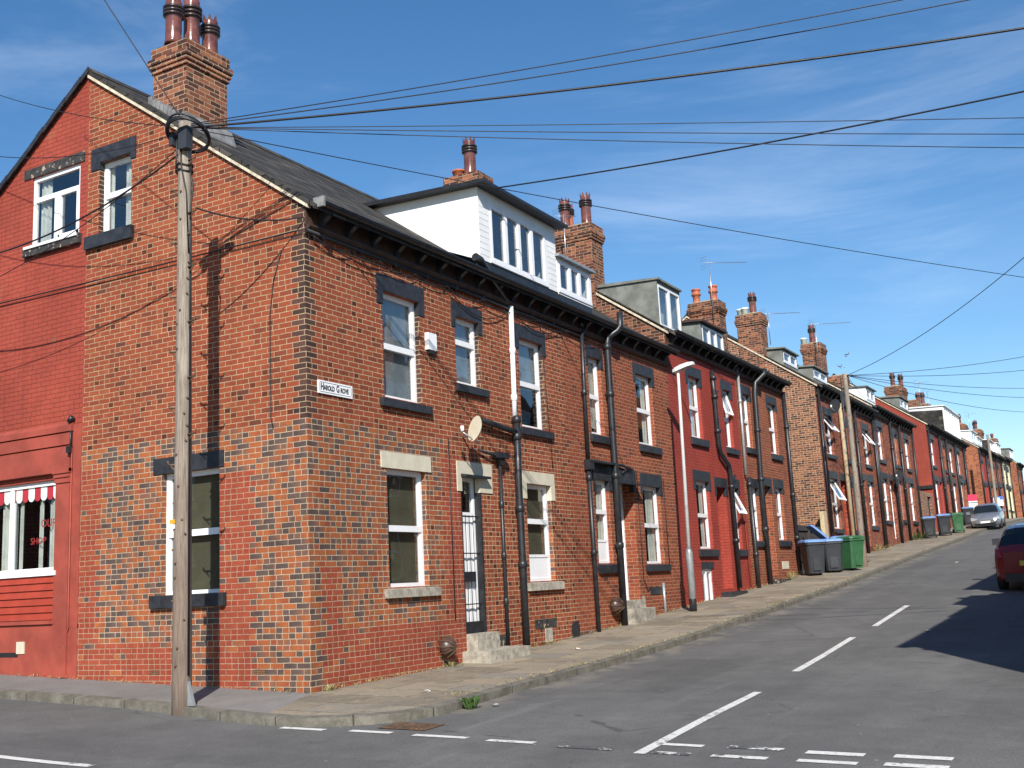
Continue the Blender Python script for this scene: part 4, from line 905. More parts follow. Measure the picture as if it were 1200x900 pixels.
b=MB(); b.poly([(-.2,56.785,8.5),(-.2,56.785,10.05),(-2.6,56.785,10.2),(-2.4,56.785,9.9)]); b.build('slate_cheek','slate',hJ,org(hJ))
hK=up_house('terraced_house','terraced house with the further of two big white dormers, above the crimson board',58.0,62.8,8.38,6.35,4.15,wallm='brick_maroon',dorm=(-.15,59.75,62.8,10.25,'white_old',4,'white'),chim=[(-2.5,-1.7,61.9,62.7,9,11.2,[P1(-2.1,62.3),P1(-2.35,62.2)],True)],doorm='white')
hL=up_house('terraced_house','terraced house with an orange brick gable and red-painted front behind the silver car',69.0,73.6,8.80,6.6,4.6,wallm='red_paint2',gable0='brick_orange',verge=[(69.0,1)],dorm=(-.4,70.0,72.5,10.1,'white_old',2,'white'),doorm='white')
hMm=up_house('terraced_house','brick terraced house behind the blue and white board up the hill',73.6,78.2,8.9,6.6,4.8,mir=True,wallm='brick_maroon',chim=[(-2.5,-1.7,77.5,79.2,9.3,11.5,[P1(-2.1,78.),P1(-2.3,78.8)],True)],dorm=(-.6,74.5,77,10.1,'white_old',2,'white'),doorm='red_board')
hN=up_house('terraced_house','dark brick terraced house just short of the cream house at the brow',78.2,83.0,9.0,6.8,5.0,wallm='brick_maroon',dorm=(-.4,79.5,82.2,10.3,'slate',2,'white'),doorm='white')
hO=up_house('terraced_house','cream-fronted terraced house at the brow of the hill',83.0,88.0,9.2,7.0,5.1,mir=True,wallm='cream_house',gable0='cream_house',chim=[(-2.5,-1.7,87,88.6,9.4,12.0,[P1(-2.1,87.4),P1(-2.3,88.2)],True)],dorm=(-.4,84.5,87.2,10.5,'white_old',2,'white'),doorm='red_board')
hP=up_house('terraced_house','last brick terraced house seen beyond the cream house, at the right edge',94.0,99.0,9.5,7.2,5.2,wallm='brick_maroon',gable0='brick_orange',verge=[(94,1)],dorm=(-.5,95.0,98,10.9,'grey_felt',2,'grey_felt'),chim=[(-2.5,-1.7,97.8,98.9,9.7,12.2,[P1(-2.1,98.4,.5,'roll','pot_dark')],True)],doorm='white')

# row across the street: it throws the shadow on the road and shows in the window panes
for i,(y0,y1,E) in enumerate([(.39,5.0,5.42),(5.0,10.4,5.5),(10.4,14.9,6.6),(14.9,19.4,6.6),(22.6,27.4,6.6),(27.4,32.2,6.6),(36,41,7.2),(41,46,7.4)]):
    hol=[(y0+1,y0+2,gz(10,y0)+3.6,gz(10,y0)+5.0),(y0+3.4,y0+4.1,gz(10,y0)+3.6,gz(10,y0)+5.0),(y0+1,y0+2,gz(10,y0)+1.1,gz(10,y0)+2.8)]
    h=house('terraced_house','shaded brick terraced house across the street, outside the right edge of the picture',y0,y1,E,S=RIGHT,wallm='brick_maroon',holes=hol,brk=False,group='houses across the street out of the picture')
    for q in hol: window(h,RIGHT,'x',0,*q,lin=(q[0]-.12,q[1]+.12,q[3]+.24,None),sill=(q[0]-.08,q[1]+.1,q[2]-.15),simple_=True)
    chimney(h,RIGHT,-2.6,-1.7,y1-.6,y1,E+.8,E+3.1,[P1(-2.1,y1-.3)],True)
    if i in (1,3,4): dormer(h,RIGHT,-.3,y0+1.2,y0+3.4,roof_z(E,-.3)-.05,E+1.2,E,'white_old','grey_felt','cols2',(y0+1.3,y0+3.3,E+.4,E+1.1),ov=.1,lap=False)

for i,(y0,y1) in enumerate([(-36,-30),(-30,-24),(-24,-18),(-18,-12)]):
    zg=gz(y0,-13.2); E=zg+6.3; hol=[(y0+1,y0+2,zg+3.9,zg+5.4),(y0+4,y0+5,zg+3.9,zg+5.4),(y0+1,y0+2,zg+1.1,zg+2.8)]
    h=house('terraced_house','brick terraced house facing the corner gable from across the side street, outside the picture',y0,y1,E,S=ACROSS,wallm='brick_maroon',holes=hol,brk=False,base=zg-.5,group='houses across the side street out of the picture',loc=((y0+y1)/2,-13.2,zg))
    for w_ in hol: window(h,ACROSS,'x',0,*w_,lin=(w_[0]-.12,w_[1]+.12,w_[3]+.24,None),sill=(w_[0]-.08,w_[1]+.1,w_[2]-.15),simple_=True)

b=MB(); b.box(-3.2,.02,48.80,48.895,5.02,5.2); b.build('yard_roof_ledge','black',hI,org(hI))
# ------------------------------------------------------------------ street furniture
def wood_pole(name,label,x,y,top,r0,r1,lean=(0,0),pegs=True,group=None):
    zb=gz(x,y); t=thing(name,label,'utility pole',(x,y,zb),group); o=org(t)
    b=MB(); n=14; b.tube([(x+lean[0]*i/n,y+lean[1]*i/n,zb-.3+(top-zb+.3)*i/n) for i in range(n+1)],[r0+(r1-r0)*i/n for i in range(n+1)],16); b.build('pole_shaft','pole',t,o)
    if pegs:
        p=MB(); rr=random.Random(3)
        for k in range(12):                                      # climbing irons
            z=zb+2.9+k*.36; f=(z-zb)/(top-zb); cx,cy=x+lean[0]*f,y+lean[1]*f; r=r0+(r1-r0)*f; sg=1 if k%2 else -1
            p.tube([(cx+sg*r*.8,cy-.02,z),(cx+sg*(r+.12),cy-.02,z+.01),(cx+sg*(r+.135),cy-.03,z+.06)],.013,6); p.tube([(cx+sg*(r+.02),cy-.02,z-.07),(cx+sg*(r+.09),cy-.02,z)],.009,5)
        for k in range(34):                                      # nails and staples
            z=zb+.5+k*.19+rr.uniform(-.06,.06); f=(z-zb)/(top-zb); r=r0+(r1-r0)*f; a=R(rr.uniform(195,350)); cx,cy=x+lean[0]*f,y+lean[1]*f
            p.tube([(cx+r*.95*math.cos(a),cy+r*.95*math.sin(a),z),(cx+(r+.018)*math.cos(a),cy+(r+.018)*math.sin(a),z+.004)],.014,6)
        p.build('climbing_irons','rust',t,o)
    return t
PX,PY=-.87,-1.34
pl=wood_pole('utility_pole','weathered wooden utility pole with a black cable coil, before the corner gable',PX,PY,7.40,.120,.082,(.03,-.02)); o=org(pl)
b=MB()
def ring(c,rx,ry,rt,nx=0,ph=0.,n=36):
    pts=[(c[0]+rx*math.cos(2*math.pi*k/n+ph),c[1]+ry*math.sin(2*math.pi*k/n+ph),c[2]+nx*math.cos(2*math.pi*k/n+ph)+.015*math.sin(6*math.pi*k/n)) for k in range(n+1)]; b.tube(pts,rt,6)
rr=random.Random(5)
for k in range(6):
    n=40; a=.27+rr.uniform(-.03,.025); tl=.15+rr.uniform(-.025,.025); c=Vector((PX+.09+rr.uniform(-.015,.015),PY-.03,7.215+rr.uniform(-.012,.012))); ph=rr.uniform(0,6)
    b.tube([tuple(c+Vector((a*math.cos(2*math.pi*i/n),-.26*math.sin(2*math.pi*i/n),tl*math.sin(2*math.pi*i/n+.25)+.012*math.sin(4*math.pi*i/n+ph)))) for i in range(n+1)],.014,6)
b.build('cable_coil','cable',pl,o)
b=MB(); b.box(PX+.05,PX+.20,PY-.16,PY-.05,6.98,7.28); b.box(PX-.13,PX-.06,PY-.15,PY-.05,7.08,7.26); b.build('junction_box','bin_grey',pl,o,bevel=.01)
b=MB(); b.tube([(PX+.02,PY-.11,7.28),(PX+.05,PY-.12,7.0),(PX+.06,PY-.11,6.75),(PX+.10,PY-.06,6.4),(PX+.11,PY-.03,5.6)],.011,6); b.tube([(PX-.02,PY-.1,7.3),(PX-.03,PY-.115,6.9),(PX-.04,PY-.11,6.7)],.010,6)
b.tube([(PX+.11,PY-.03,6.8),(PX+.14,PY+.02,6.5),(PX+.122,PY-.01,6.2),(PX+.128,PY-.02,.35)],.012,6)
for z in (6.72,6.80): ring((PX+.02,PY-.015,z),.10,.10,.012)
b.build('pole_cables','cable',pl,o)
b=MB(); b.box(PX+.115,PX+.165,PY-.05,PY,-.02,.3) if False else b.prism([(PX+.10,gz(PX,PY)),(PX+.215,gz(PX,PY)),(PX+.12,.28)],'y',PY-.02,PY+.02); b.build('foot_guard','grey_metal',pl,o)
b=MB(); b.box(PX-.09,PX+.0,PY-.128,PY-.12,2.16,2.21); b.build('notice_plate','yellow',pl,o); b=MB(); b.box(PX-.09,PX+.0,PY-.127,PY-.12,2.10,2.15); b.build('notice_plate','paper',pl,o)
p2=wood_pole('utility_pole','darker wooden utility pole beside the green wheelie bin halfway up the street',1.43,25.04,7.47,.105,.07,(.02,0),pegs=True)
b=MB(); b.box(1.26,1.36,24.92,25.08,6.4,6.9); b.tube([(1.32,24.93,7.3),(1.30,24.9,4)],.02,6); b.build('junction_box','bin_grey',p2,org(p2))
p3=wood_pole('utility_pole','slim pale pole far up the hill just behind the silver car',1.0,66.5,9.35,.10,.08,pegs=False)
# street lamp
t=thing('street_lamp','pale grey street lamp column with a flat white lantern, in front of the red house','street lamp',(.58,12.01,gz(.58,12.01))); o=org(t); z0=gz(.58,12.01)
b=MB(); b.lathe((.58,12.01,z0),[(.078,-.1),(.078,1.25),(.07,1.32),(.047,1.36)],16); b.build('column_base','grey_metal',t,o)
b=MB(); b.lathe((.58,12.01,z0),[(.081,-.05),(.081,.26),(.0781,.27)],16); b.build('foot_band','black',t,o)
b=MB(); b.tube([(.58,12.01,z0+1.3),(.645,12.01,5.7),(.65,12.01,5.76),(.66,12.01,5.84)],[.046,.033,.033,.03],12); b.build('column','lamp_white',t,o)
b=MB(); pr=[(.53,5.80,.05,.03),(.60,5.82,.09,.045),(.74,5.86,.11,.05),(.92,5.90,.11,.045),(1.03,5.92,.06,.03)]
for (x,z,w,h),(x2,z2,w2,h2) in zip(pr,pr[1:]):
    for a,c,e,f in (((-1,-1),(1,-1),(1,1),(-1,1)),): 
        q=lambda X,Z,W,H,s:(X,12.01+W*s[0],Z+H*s[1])
        for s,u in ((a,c),(c,e),(e,f),(f,a)): b.poly([q(x,z,w,h,s),q(x2,z2,w2,h2,s),q(x2,z2,w2,h2,u),q(x,z,w,h,u)])
for (x,z,w,h) in (pr[0],pr[-1]): b.poly([(x,12.01-w,z-h),(x,12.01+w,z-h),(x,12.01+w,z+h),(x,12.01-w,z+h)])
b.build('lantern','lamp_white',t,o)
b=MB(); b.poly([(.70,11.93,5.79),(.95,11.93,5.845),(.95,12.09,5.845),(.70,12.09,5.79)]); b.build('lamp_lens','grey_metal',t,o)
# street name plate
t=thing('street_sign','white street name plate reading HAROLD GROVE on the corner house','street sign',(0,.575,3.98)); o=org(t)
b=MB(); b.box(.004,.022,.21,.94,3.885,4.065); b.build('sign_plate','white_sign',t,o,bevel=.003)
b=MB()
for e in ((.245,.905,4.038,4.043),(.245,.905,3.907,3.912),(.235,.24,3.92,4.03),(.91,.915,3.92,4.03)): b.box(.022,.0245,*e)
b.build('sign_border','letter',t,o)
def word(tx,yc,zc,sz,name='sign_lettering',par=t,x=.023,mat='letter',sx=.8,bold=.004):
    me=text_mesh(tx,sz,bold,.001,sx=sx); ob=bpy.data.objects.new(name,me); COL.objects.link(ob); me.materials.append(M[mat]); ob.parent=par
    ob.location=Vector((x,yc,zc))-org(par); ob.rotation_euler=(R(90),0,R(90)); return ob
word('H',.29,3.977,.13,sx=.72); word('AROLD',.435,3.968,.095,sx=.72); word('G',.62,3.977,.13,sx=.72); word('ROVE',.765,3.968,.095,sx=.74)
# alarm box, dish
t=thing('alarm_box','small white alarm box between the first two upstairs windows','alarm box',(0,2.93,5.03)); b=MB(); b.box(.0,.07,2.82,3.05,4.9,5.17); b.build('alarm_cover','white',t,org(t),bevel=.012)
b=MB(); b.box(.01,.06,2.86,3.0,4.84,4.899); b.build('alarm_base','black',t,org(t))
def dish(label,y,z,x=.42,r=.26,mat='verge',group=None,az=28,nrm=(-.28,-.92,.22)):
    t=thing('satellite_dish',label,'satellite dish',(0,y,z),group); o=org(t)
    b=MB(); prof=[(r*k/5,.10*(k/5)**2) for k in range(6)]; b.lathe((0,0,0),[(.001,0)]+prof[1:],20)
    a=R(az); el=R(22); n=Vector(nrm).normalized(); q=n.to_track_quat('Z','Y').to_matrix()
    c=Vector((x,y,z)); b.v=[tuple(c+q@Vector((p[0]*.85,p[1],p[2]))) for p in b.v]; b.build('dish_reflector',mat,t,o)
    b=MB(); b.tube([(.0,y+.15,z-.05),(x*.6,y+.1,z-.05),tuple(c-n*.02)],.018,6); tip=c+n*.36+Vector((0,0,-.12)); b.tube([tuple(c+Vector((0,0,-.22))),tuple(tip)],.012,6); b.build('dish_arm','galv',t,o)
    b=MB(); b.tube([tuple(tip-n*.02),tuple(tip-n*.02+Vector((0,0,.09)))],.03,8); b.build('dish_receiver','white',t,o); return t
dish('cream satellite dish above the barred front door of the corner house',3.66,3.66,r=.215,mat='cream_stone',nrm=(-.40,-.86,.25))
dish('black satellite dish over an open upstairs window near the second wooden pole',28.1,6.85,r=.27,mat='bin_grey',x=.35)
dish('grey satellite dish low on the maroon house before the red-painted gable',38.3,5.0,r=.24,mat='bin_grey',x=.4)
b=MB(); 
# aerials
def aerial(label,x,y,zb,zt,L,dirn=(.55,.83),n=12,group='roof aerials'):
    t=thing('roof_aerial',label,'aerial',(x,y,zb),group); o=org(t)
    b=MB(); b.tube([(x,y,zb),(x,y,zt)],.016,6); b.build('mast','galv',t,o)
    b=MB(); d=Vector((dirn[0],dirn[1],.10)).normalized(); s=Vector((-d.y,d.x,0)).normalized(); c=Vector((x,y,zt-.04))
    b.tube([tuple(c-d*.25),tuple(c+d*L)],.008,5)
    for k in range(n):
        p=c+d*(L*(k+1)/n); w=.09*(1-.3*k/n); b.tube([tuple(p-s*w),tuple(p+s*w)],.005,4)
    p=c-d*.2
    for e in (-.18,-.09,.09,.18): b.tube([tuple(p-s*.2+Vector((0,0,e))),tuple(p+s*.2+Vector((0,0,e)))],.005,4)
    b.build('yagi_array','galv',t,o); return t
aerial('tall aerial with a long toothed boom left of the two orange chimney pots',-1.75,21.85,9.2,11.15,1.5)
aerial('aerial on the right of the tall chimney at the brown brick gable',-1.6,27.45,9.3,10.5,1.5)
aerial('aerial with a thin boom left of the chimney near the second wooden pole',-1.75,34.9,9.6,11.5,2.0)
aerial('little aerial left of the triple chimney pots',-2.1,12.2,8.6,10.15,.35,n=4)
aerial('aerial behind the twin chimney stacks up the hill',-1.6,58.3,10.6,12.1,.9,n=5)
aerial('bare aerial mast over the two big white dormers',-1.6,61.2,10.2,11.9,.2,n=2)
aerial('far aerial by the chimney past the white dormers',-1.7,80.5,11.0,12.6,.8,n=4)
# ------------------------------------------------------------------ overhead wires
def wire(label,pts,r,sag,mat='cable',ext=0.,name='overhead_wire',group='overhead wires'):
    P,Q=Vector(pts[0]),Vector(pts[1]); d=(Q-P)
    b=MB(); n=40; path=[]
    for i in range(n+1):
        f=i/n*(1+ext); path.append(P+d*f-Vector((0,0,sag*4*f*(1-f))))
    b.tube(path,r,6); ob=b.build(name,mat,None,path[0]); return tag(ob,label,'wire',group)
T0=(PX+.08,PY-.02,7.32)
wire('thick black cable rising right from the pole top, upper of two thick cables',[T0,(8.91,2.7,7.5)],.015,.10,ext=.3)
wire('thin wire rising steeply to the top edge from the pole, upper of the two',[(PX+.05,PY,7.38),(7.64,2.1,8.0)],.007,.05,ext=.3)
wire('thin wire rising to the top edge from the pole, lower of the two',[(PX+.05,PY,7.36),(8.35,2.59,8.0)],.0075,.10,ext=.3)
wire('thick black cable from the corner of the white dormer roof to the right edge',[(.16,5.05,8.19),(8.72,4.68,7.5)],.013,.07,ext=.35)
wire('top one of three level thin wires right of the pole top',[T0,(8.72,3.8,6.8)],.0055,.02,ext=.2)
wire('middle one of three level thin wires right of the pole top',[T0,(8.66,4.4,6.8)],.006,.02,ext=.2)
wire('lowest of three level thin wires right of the pole top',[T0,(8.61,4.94,6.8)],.006,.04,ext=.2)
wire('thin wire falling gently to the right from the pole, passing the chimney pots',[T0,(7.84,13.53,7.0)],.0065,.10,ext=.2)
wire('thick drooping cable from the pole to the left edge, across the red upstairs window',[(PX-.12,PY,7.0),(-4.75,-1.30,6.40)],.012,.16,ext=.6)
wire('thin wire left of the pole above the thick drooping cable',[(PX-.1,PY,7.3),(-4.67,-1.4,7.86)],.006,.14,ext=.4)
wire('thinner wire from the pole crossing the upstairs gable window',[(PX-.1,PY,7.1),(-4.7,-1.2,6.1)],.006,.12,ext=.5)
wire('thin wire from left edge passing in front of the roof verge',[(PX-.05,PY,7.38),(-4.73,-1.4,8.86)],.006,.10,ext=.4)
wire('thin wire from the chimney up to the top edge',[(PX,PY,7.4),(-1.49,-2.15,9.0)],.007,.0,ext=1.5)
wire('black cable clipped along the corner house gable',[(-8.5,-.05,6.22),(.0,-.05,6.11)],.011,.02)
wire('thin cable slung from the pole to the corner house eaves',[(PX+.1,PY+.08,6.25),(.02,-.04,6.28)],.011,.10)
T2=(1.52,25.0,7.40)
for lab,q,r,sg in [('steep thin wire rising to the right from the second wooden pole',(7.74,15.85,8.0),.009,.25),('uppermost of the far wires fanning right from the second wooden pole',(6.47,29.5,8.0),.009,.1),('second of the far wires fanning right from the second wooden pole',(6.2,32.5,8.0),.009,.1),
    ('third of the far wires fanning right from the second wooden pole',(5.76,37.2,8.0),.009,.12),('fourth of the far wires fanning right from the second wooden pole',(5.7,39.5,7.9),.009,.15),('lowest of the far wires fanning right from the second wooden pole',(5.2,44.5,7.9),.009,.25)]:
    wire(lab,[T2,q],r,sg,ext=.3)
wire('short wire from the second wooden pole to the house with a small white dormer',[T2,(.1,38.5,7.5)],.008,.2)
# ------------------------------------------------------------------ wheelie bins
def wheelie(label,x,y,rot,body,lid,op=0.,s=1.,group='wheelie bins'):
    t=thing('wheelie_bin',label,'wheelie bin',(x,y,gz(x,y)),group); t.rotation_euler=(0,0,R(rot)); O=(0,0,0)
    b=MB(); w0,d0,w1,d1,h=.24*s,.25*s,.31*s,.36*s,1.0*s
    def ringp(w,d,z,c=.05): return [(-d+c,-w,z),(d-c,-w,z),(d,-w+c,z),(d,w-c,z),(d-c,w,z),(-d+c,w,z),(-d,w-c,z),(-d,-w+c,z)]
    rs=[ringp(w0,d0,.06),ringp(w0+(w1-w0)*.75,d0+(d1-d0)*.75,h*.78),ringp(w1*.985,d1*.985,h*.92),ringp(w1*1.06,d1*1.06,h*.925),ringp(w1*1.06,d1*1.06,h*.985)]
    b.poly(rs[0][::-1])
    for A,B in zip(rs,rs[1:]):
        for k in range(8): b.poly([A[k],A[(k+1)%8],B[(k+1)%8],B[k]])
    b.box(d0*.9,d0*1.2,-w0*.5,w0*.5,h*.15,h*.5); b.poly(rs[-1])
    bo=b.build('bin_body',body,t)
    l=MB(); L0=ringp(w1*1.1,d1*1.12,0,.07); L1=ringp(w1*1.08,d1*1.1,.045,.07); L2=ringp(w1*.85,d1*.85,.085,.07); l.poly(L0[::-1])
    for A,B in ((L0,L1),(L1,L2)):
        for k in range(8): l.poly([A[k],A[(k+1)%8],B[(k+1)%8],B[k]])
    l.poly(L2); l.tube([(-d1*1.2,-w1*.8,.03),(-d1*1.2,w1*.8,.03)],.022,8)
    hx=-d1*1.12; ca,sa=math.cos(R(op)),math.sin(R(op))
    l.v=[(hx+(p[0]-hx)*ca-p[2]*sa,p[1],h+(p[0]-hx)*sa+p[2]*ca) for p in l.v]; l.build('bin_lid',lid,t)
    for sg in (-1,1):
        q=MB(); n=16; yy=sg*(w0+.035); c=(-d0-.02,.10)
        q.tube([(c[0],yy-.03,c[1]),(c[0],yy+.03,c[1])],.10,16); wl=q.build('wheel','rubber',t)
        q=MB(); q.tube([(c[0],yy-.033,c[1]),(c[0],yy+.033,c[1])],.05,12); q.build('hub','bin_grey',wl)
    h_=MB(); h_.tube([(-d1*1.25,-w1*.7,h*.93),(-d1*1.25,w1*.7,h*.93)],.018,6); h_.box(-d1*1.25,-d1,-w1*.7,-w1*.65,h*.9,h*.95); h_.box(-d1*1.25,-d1,w1*.65,w1*.7,h*.9,h*.95); h_.build('handle',body,t)
    return t
wheelie('grey wheelie bin with blue lid, nearest of the group beside the yard gate',.62,22.1,-55,'bin_grey','bin_blue',s=.97)
wheelie('grey wheelie bin with its blue lid swung open, behind the nearest bin',.35,23.5,212,'bin_grey','bin_blue',op=42,s=.92)
wheelie('grey wheelie bin with blue lid between the nearest bin and the green bin',.95,23.1,-70,'bin_grey','bin_blue',s=.93)
wheelie('grey wheelie bin with pale blue lid half hidden behind the green bin',.85,24.6,-70,'bin_grey','bin_blue',s=.93)
wheelie('green wheelie bin right next to the second wooden pole',1.36,23.75,-32,'bin_green','bin_green',s=.96)
wheelie('grey wheelie bin with blue lid, nearest one below the red-painted gable',.65,42.6,-80,'bin_grey','bin_blue',s=.9)
wheelie('second grey blue-lidded wheelie bin below the red-painted gable',1.0,44.6,-80,'bin_grey','bin_blue',s=.93)
wheelie('green wheelie bin behind the blue-lidded bins below the red-painted gable',1.3,46.8,-80,'bin_green','bin_green',s=.9)
wheelie('grey blue-lidded wheelie bin to the left of the silver car, nearer one',.62,56.0,-85,'bin_grey','bin_blue',s=.95)
wheelie('grey blue-lidded wheelie bin tucked behind another just left of the silver car',1.15,57.2,-85,'bin_grey','bin_blue',s=.95)
# yard gate, timber post
t=thing('yard_gate','dark boarded yard gate behind the wheelie bins','gate',(-.15,24.6,gz(0,24.6))); o=org(t)
b=MB(); 
for k in range(26): y=22.75+k*.145; b.box(-.17,-.15+.004*(k%3),y,y+.139,gz(0,y)+.05,2.62)
b.build('gate_boards','gate',t,o)
b=MB(); b.box(-.15,-.10,22.72,26.55,2.45,2.53); b.box(-.15,-.10,22.72,26.55,1.5,1.58); b.box(-.16,-.08,22.66,22.76,1.0,2.66); b.box(-.16,-.08,24.55,24.66,1.1,2.66); b.build('gate_rails','gate',t,o)
b=MB(); b.box(-.12,.02,26.2,26.62,gz(0,26.4)-.1,3.12); ob=b.build('timber_board','plank',None,(0,26.4,gz(0,26.4))); tag(ob,'tall pale timber board standing at the foot of the brown brick gable','timber board')
t=thing('yard_wall','brick yard wall with a dark door at the foot of the red-painted gable','wall',(-.1,46.6,gz(0,46.6))); o=org(t)
b=MB(); wall(b,'x',-.05,44.3,48.9,gz(0,44)-.4,4.75,[(47.2,48.3,gz(0,47)-.2,4.55)]); b.poly([(-.05,44.3,4.75),(-.05,48.9,4.75),(-.3,48.9,4.75),(-.3,44.3,4.75)]); b.build('wall','brick_brown',t,o)
b=MB(); b.box(-.15,-.2,47.2,48.3,gz(0,47)-.3,4.55); b.build('yard_door','gate',t,o)
b=MB(); b.box(-.12,.0,44.3,48.9,5.95,6.15) if False else b.box(-.02,.06,48.905,48.905,5,5.1) 
# estate agents' boards
def board(label,x,y,z0,z1,w,cols,yaw):
    t=thing('sale_board',label,'sale board',(x,y,gz(x,y))); t.rotation_euler=(0,0,R(yaw)); zb=gz(x,y)
    b=MB(); b.box(-.03,.03,-.03,.03,-.1,z1-zb-.02); b.build('post','lamp_white',t)
    z=z0-zb
    for mt,h in cols: q=MB(); q.box(-w/2,w/2,-.05,-.032,z,z+h-.002); q.build('board_panel',mt,t); z+=h
    return t
zb1=4.17
tb=board("crimson and white estate agent's board on a white post, left of the silver car",.62,58.4,4.3,5.1,.52,[('white_sign',.28),('bin_grey',.05),('white_sign',.07),('red_sign',.38)],28)
q=MB(); q.box(-.24,.1,-.056,-.05,1.12,1.19); q.box(-.08,.05,-.056,-.05,.28,.31) if False else None; q.build('board_stripe','white_sign',tb)
tb=board("blue and white estate agent's board up the hill, above the roof of the silver car",.7,70.6,4.85,5.5,.66,[('paleblue_sign',.42),('blue_sign',.23)],28)
q=MB(); q.box(-.33,.1,-.056,-.05,1.25,1.48); q.build('board_stripe','paleblue_sign',tb)
# ------------------------------------------------------------------ cars
def lerp(a,b,t): return a+(b-a)*t
def car(name,label,loc,yaw,paint,plate_r,plate_f,roll=0.,pitch=0.):
    t=thing(name,label,'car',loc); t.rotation_euler=(R(pitch),R(roll),R(yaw))
    # stations from rear (-2.0) to front (+2.0): y, half width, sill z, waist z, top z, top half width
    st=[(-1.98,.62,.42,.72,.90,.60),(-1.92,.76,.30,.86,.98,.66),(-1.80,.82,.25,.95,1.06,.68),(-1.62,.845,.22,.985,1.30,.60),(-1.42,.85,.2,.99,1.43,.565),(-1.1,.855,.19,.985,1.475,.57),(-.5,.86,.18,.965,1.495,.585),(.1,.86,.18,.945,1.475,.585),(.42,.86,.18,.935,1.40,.585),
        (.75,.855,.18,.93,1.17,.65),(1.02,.85,.18,.92,.985,.71),(1.4,.84,.19,.86,.92,.70),(1.72,.80,.22,.76,.84,.66),(1.92,.70,.28,.62,.72,.56),(2.0,.55,.38,.52,.60,.46)]
    prof=[]
    ys=[s[0] for s in st]
    def at(y):
        for a,b in zip(st,st[1:]):
            if y<=b[0]: f=(y-a[0])/(b[0]-a[0]); return [lerp(p,q,f) for p,q in zip(a,b)]
        return st[-1]
    def sect(s):
        y,hw,zs,zw,zt,tw=s; 
        h=[(0,zs),(hw*.86,zs),(hw*.97,zs+.10),(hw,lerp(zs,zw,.45)),(hw*.985,lerp(zs,zw,.78)),(hw*.955,zw),(lerp(hw*.95,tw,.12),lerp(zw,zt,.12)),(lerp(hw*.95,tw,.86),lerp(zw,zt,.82)),(tw*.93,lerp(zw,zt,.955)),(tw*.6,zt+.012),(0,zt+.02)]
        return [(x,y,z) for x,z in h]
    body=MB(); gl=MB()
    S_=[sect(s) for s in st]; n=len(S_[0])
    for i in range(len(S_)-1):
        ym=(st[i][0]+st[i+1][0])/2
        for k in range(n-1):
            for sg in (1,-1):
                q=[S_[i][k],S_[i+1][k],S_[i+1][k+1],S_[i][k+1]]; q=[(p[0]*sg,p[1],p[2]) for p in q]
                if sg<0: q=q[::-1]
                side=(k==6 and -1.42<=ym<=.75); screen=(k>=7 and .42<ym<1.02) ; rear=(k>=7 and -1.80<ym<-1.5) or (k==6 and -1.8<ym<-1.62 and False)
                (gl if (side or screen or rear) else body).poly(q,True)
    for e in (0,-1):
        ring_=[p for p in S_[e]]; full=[(p[0],p[1],p[2]) for p in ring_]+[(-p[0],p[1],p[2]) for p in ring_[::-1]]; body.poly(full)
    bo=body.build('body',paint,t); g=gl.build('windows','carglass',t)
    for ob in (bo,g):
        for p in ob.data.polygons: p.use_smooth=True
    # bumpers, lamps, plates
    b=MB(); b.box(-.6,.6,1.9,2.02,.36,.42); b.box(-.55,.55,1.9,2.025,.24,.33); b.build('grille','black',t)
    for sg in (-1,1):
        b=MB(); b.prism([(1.72,.66),(1.96,.60),(1.95,.70),(1.70,.79)],'x',sg*.44,sg*.79); b.build('headlight','chrome',t)
        b=MB(); b.prism([(-1.80,.80),(-1.975,.80),(-1.90,1.0),(-1.70,1.03)],'x',sg*.50,sg*.765); b.build('tail_light','tail',t)
        b=MB(); b.prism([(.60,.97),(.78,.97),(.77,1.08),(.72,1.13),(.63,1.12)],'x',sg*.90,sg*1.10); b.box(sg*.8,sg*.92,.66,.74,.97,1.01); b.build('wing_mirror','black' if paint=='carred' else paint,t,bevel=.02)
        for yy in (-1.22,1.25):
            b=MB(); b.lathe((0,0,0),[(.17,-.10),(.28,-.10),(.31,-.07),(.31,.07),(.28,.10),(.17,.10)],22); b.v=[(sg*.76+p[2],yy+p[0],.31+p[1]) for p in b.v]; w=b.build('wheel','rubber',t)
            b=MB(); b.lathe((0,0,0),[(.01,.08),(.06,.085),(.17,.06),(.185,.09),(.19,.06)],22); b.v=[(sg*(.76+p[2]),yy+p[0],.31+p[1]) for p in b.v]; b.build('rim','grey_metal',w)
    b=MB(); b.box(-.27,.27,-2.03,-1.99,.60,.71); b.build('number_plate',plate_r,t); b=MB(); b.box(-.27,.27,2.01,2.035,.42,.53); b.build('number_plate',plate_f,t)
    b=MB(); b.box(-.62,.62,-2.0,-1.9,.24,.42); b.build('rear_bumper_trim','black',t)
    b=MB(); b.tube([(0,-1.2,1.48),(0,-1.38,1.62)],.008,5); b.build('roof_antenna','black',t)
    b=MB(); b.tube([(0,-1.86,1.02),(.34,-1.78,1.12)],.012,5); b.build('rear_wiper','black',t)
    return t
sl=math.degrees(math.atan2(hy(53)-hy(49),4))
car('parked_car','silver hatchback facing down the hill, parked half on the left pavement',(2.05,52.4,gz(2.05,52.4)-.09),180+2,'silver','plate_y','plate_w',roll=2.0,pitch=-sl).scale=(.87,.87,.87)
sl2=math.degrees(math.atan2(hy(20.5)-hy(16.5),4))
car('parked_car','red hatchback seen from behind at the right edge, parked in the shade',(7.0,18.9,gz(7.,18.9)-.10),0,'carred','plate_y','plate_w',pitch=sl2)
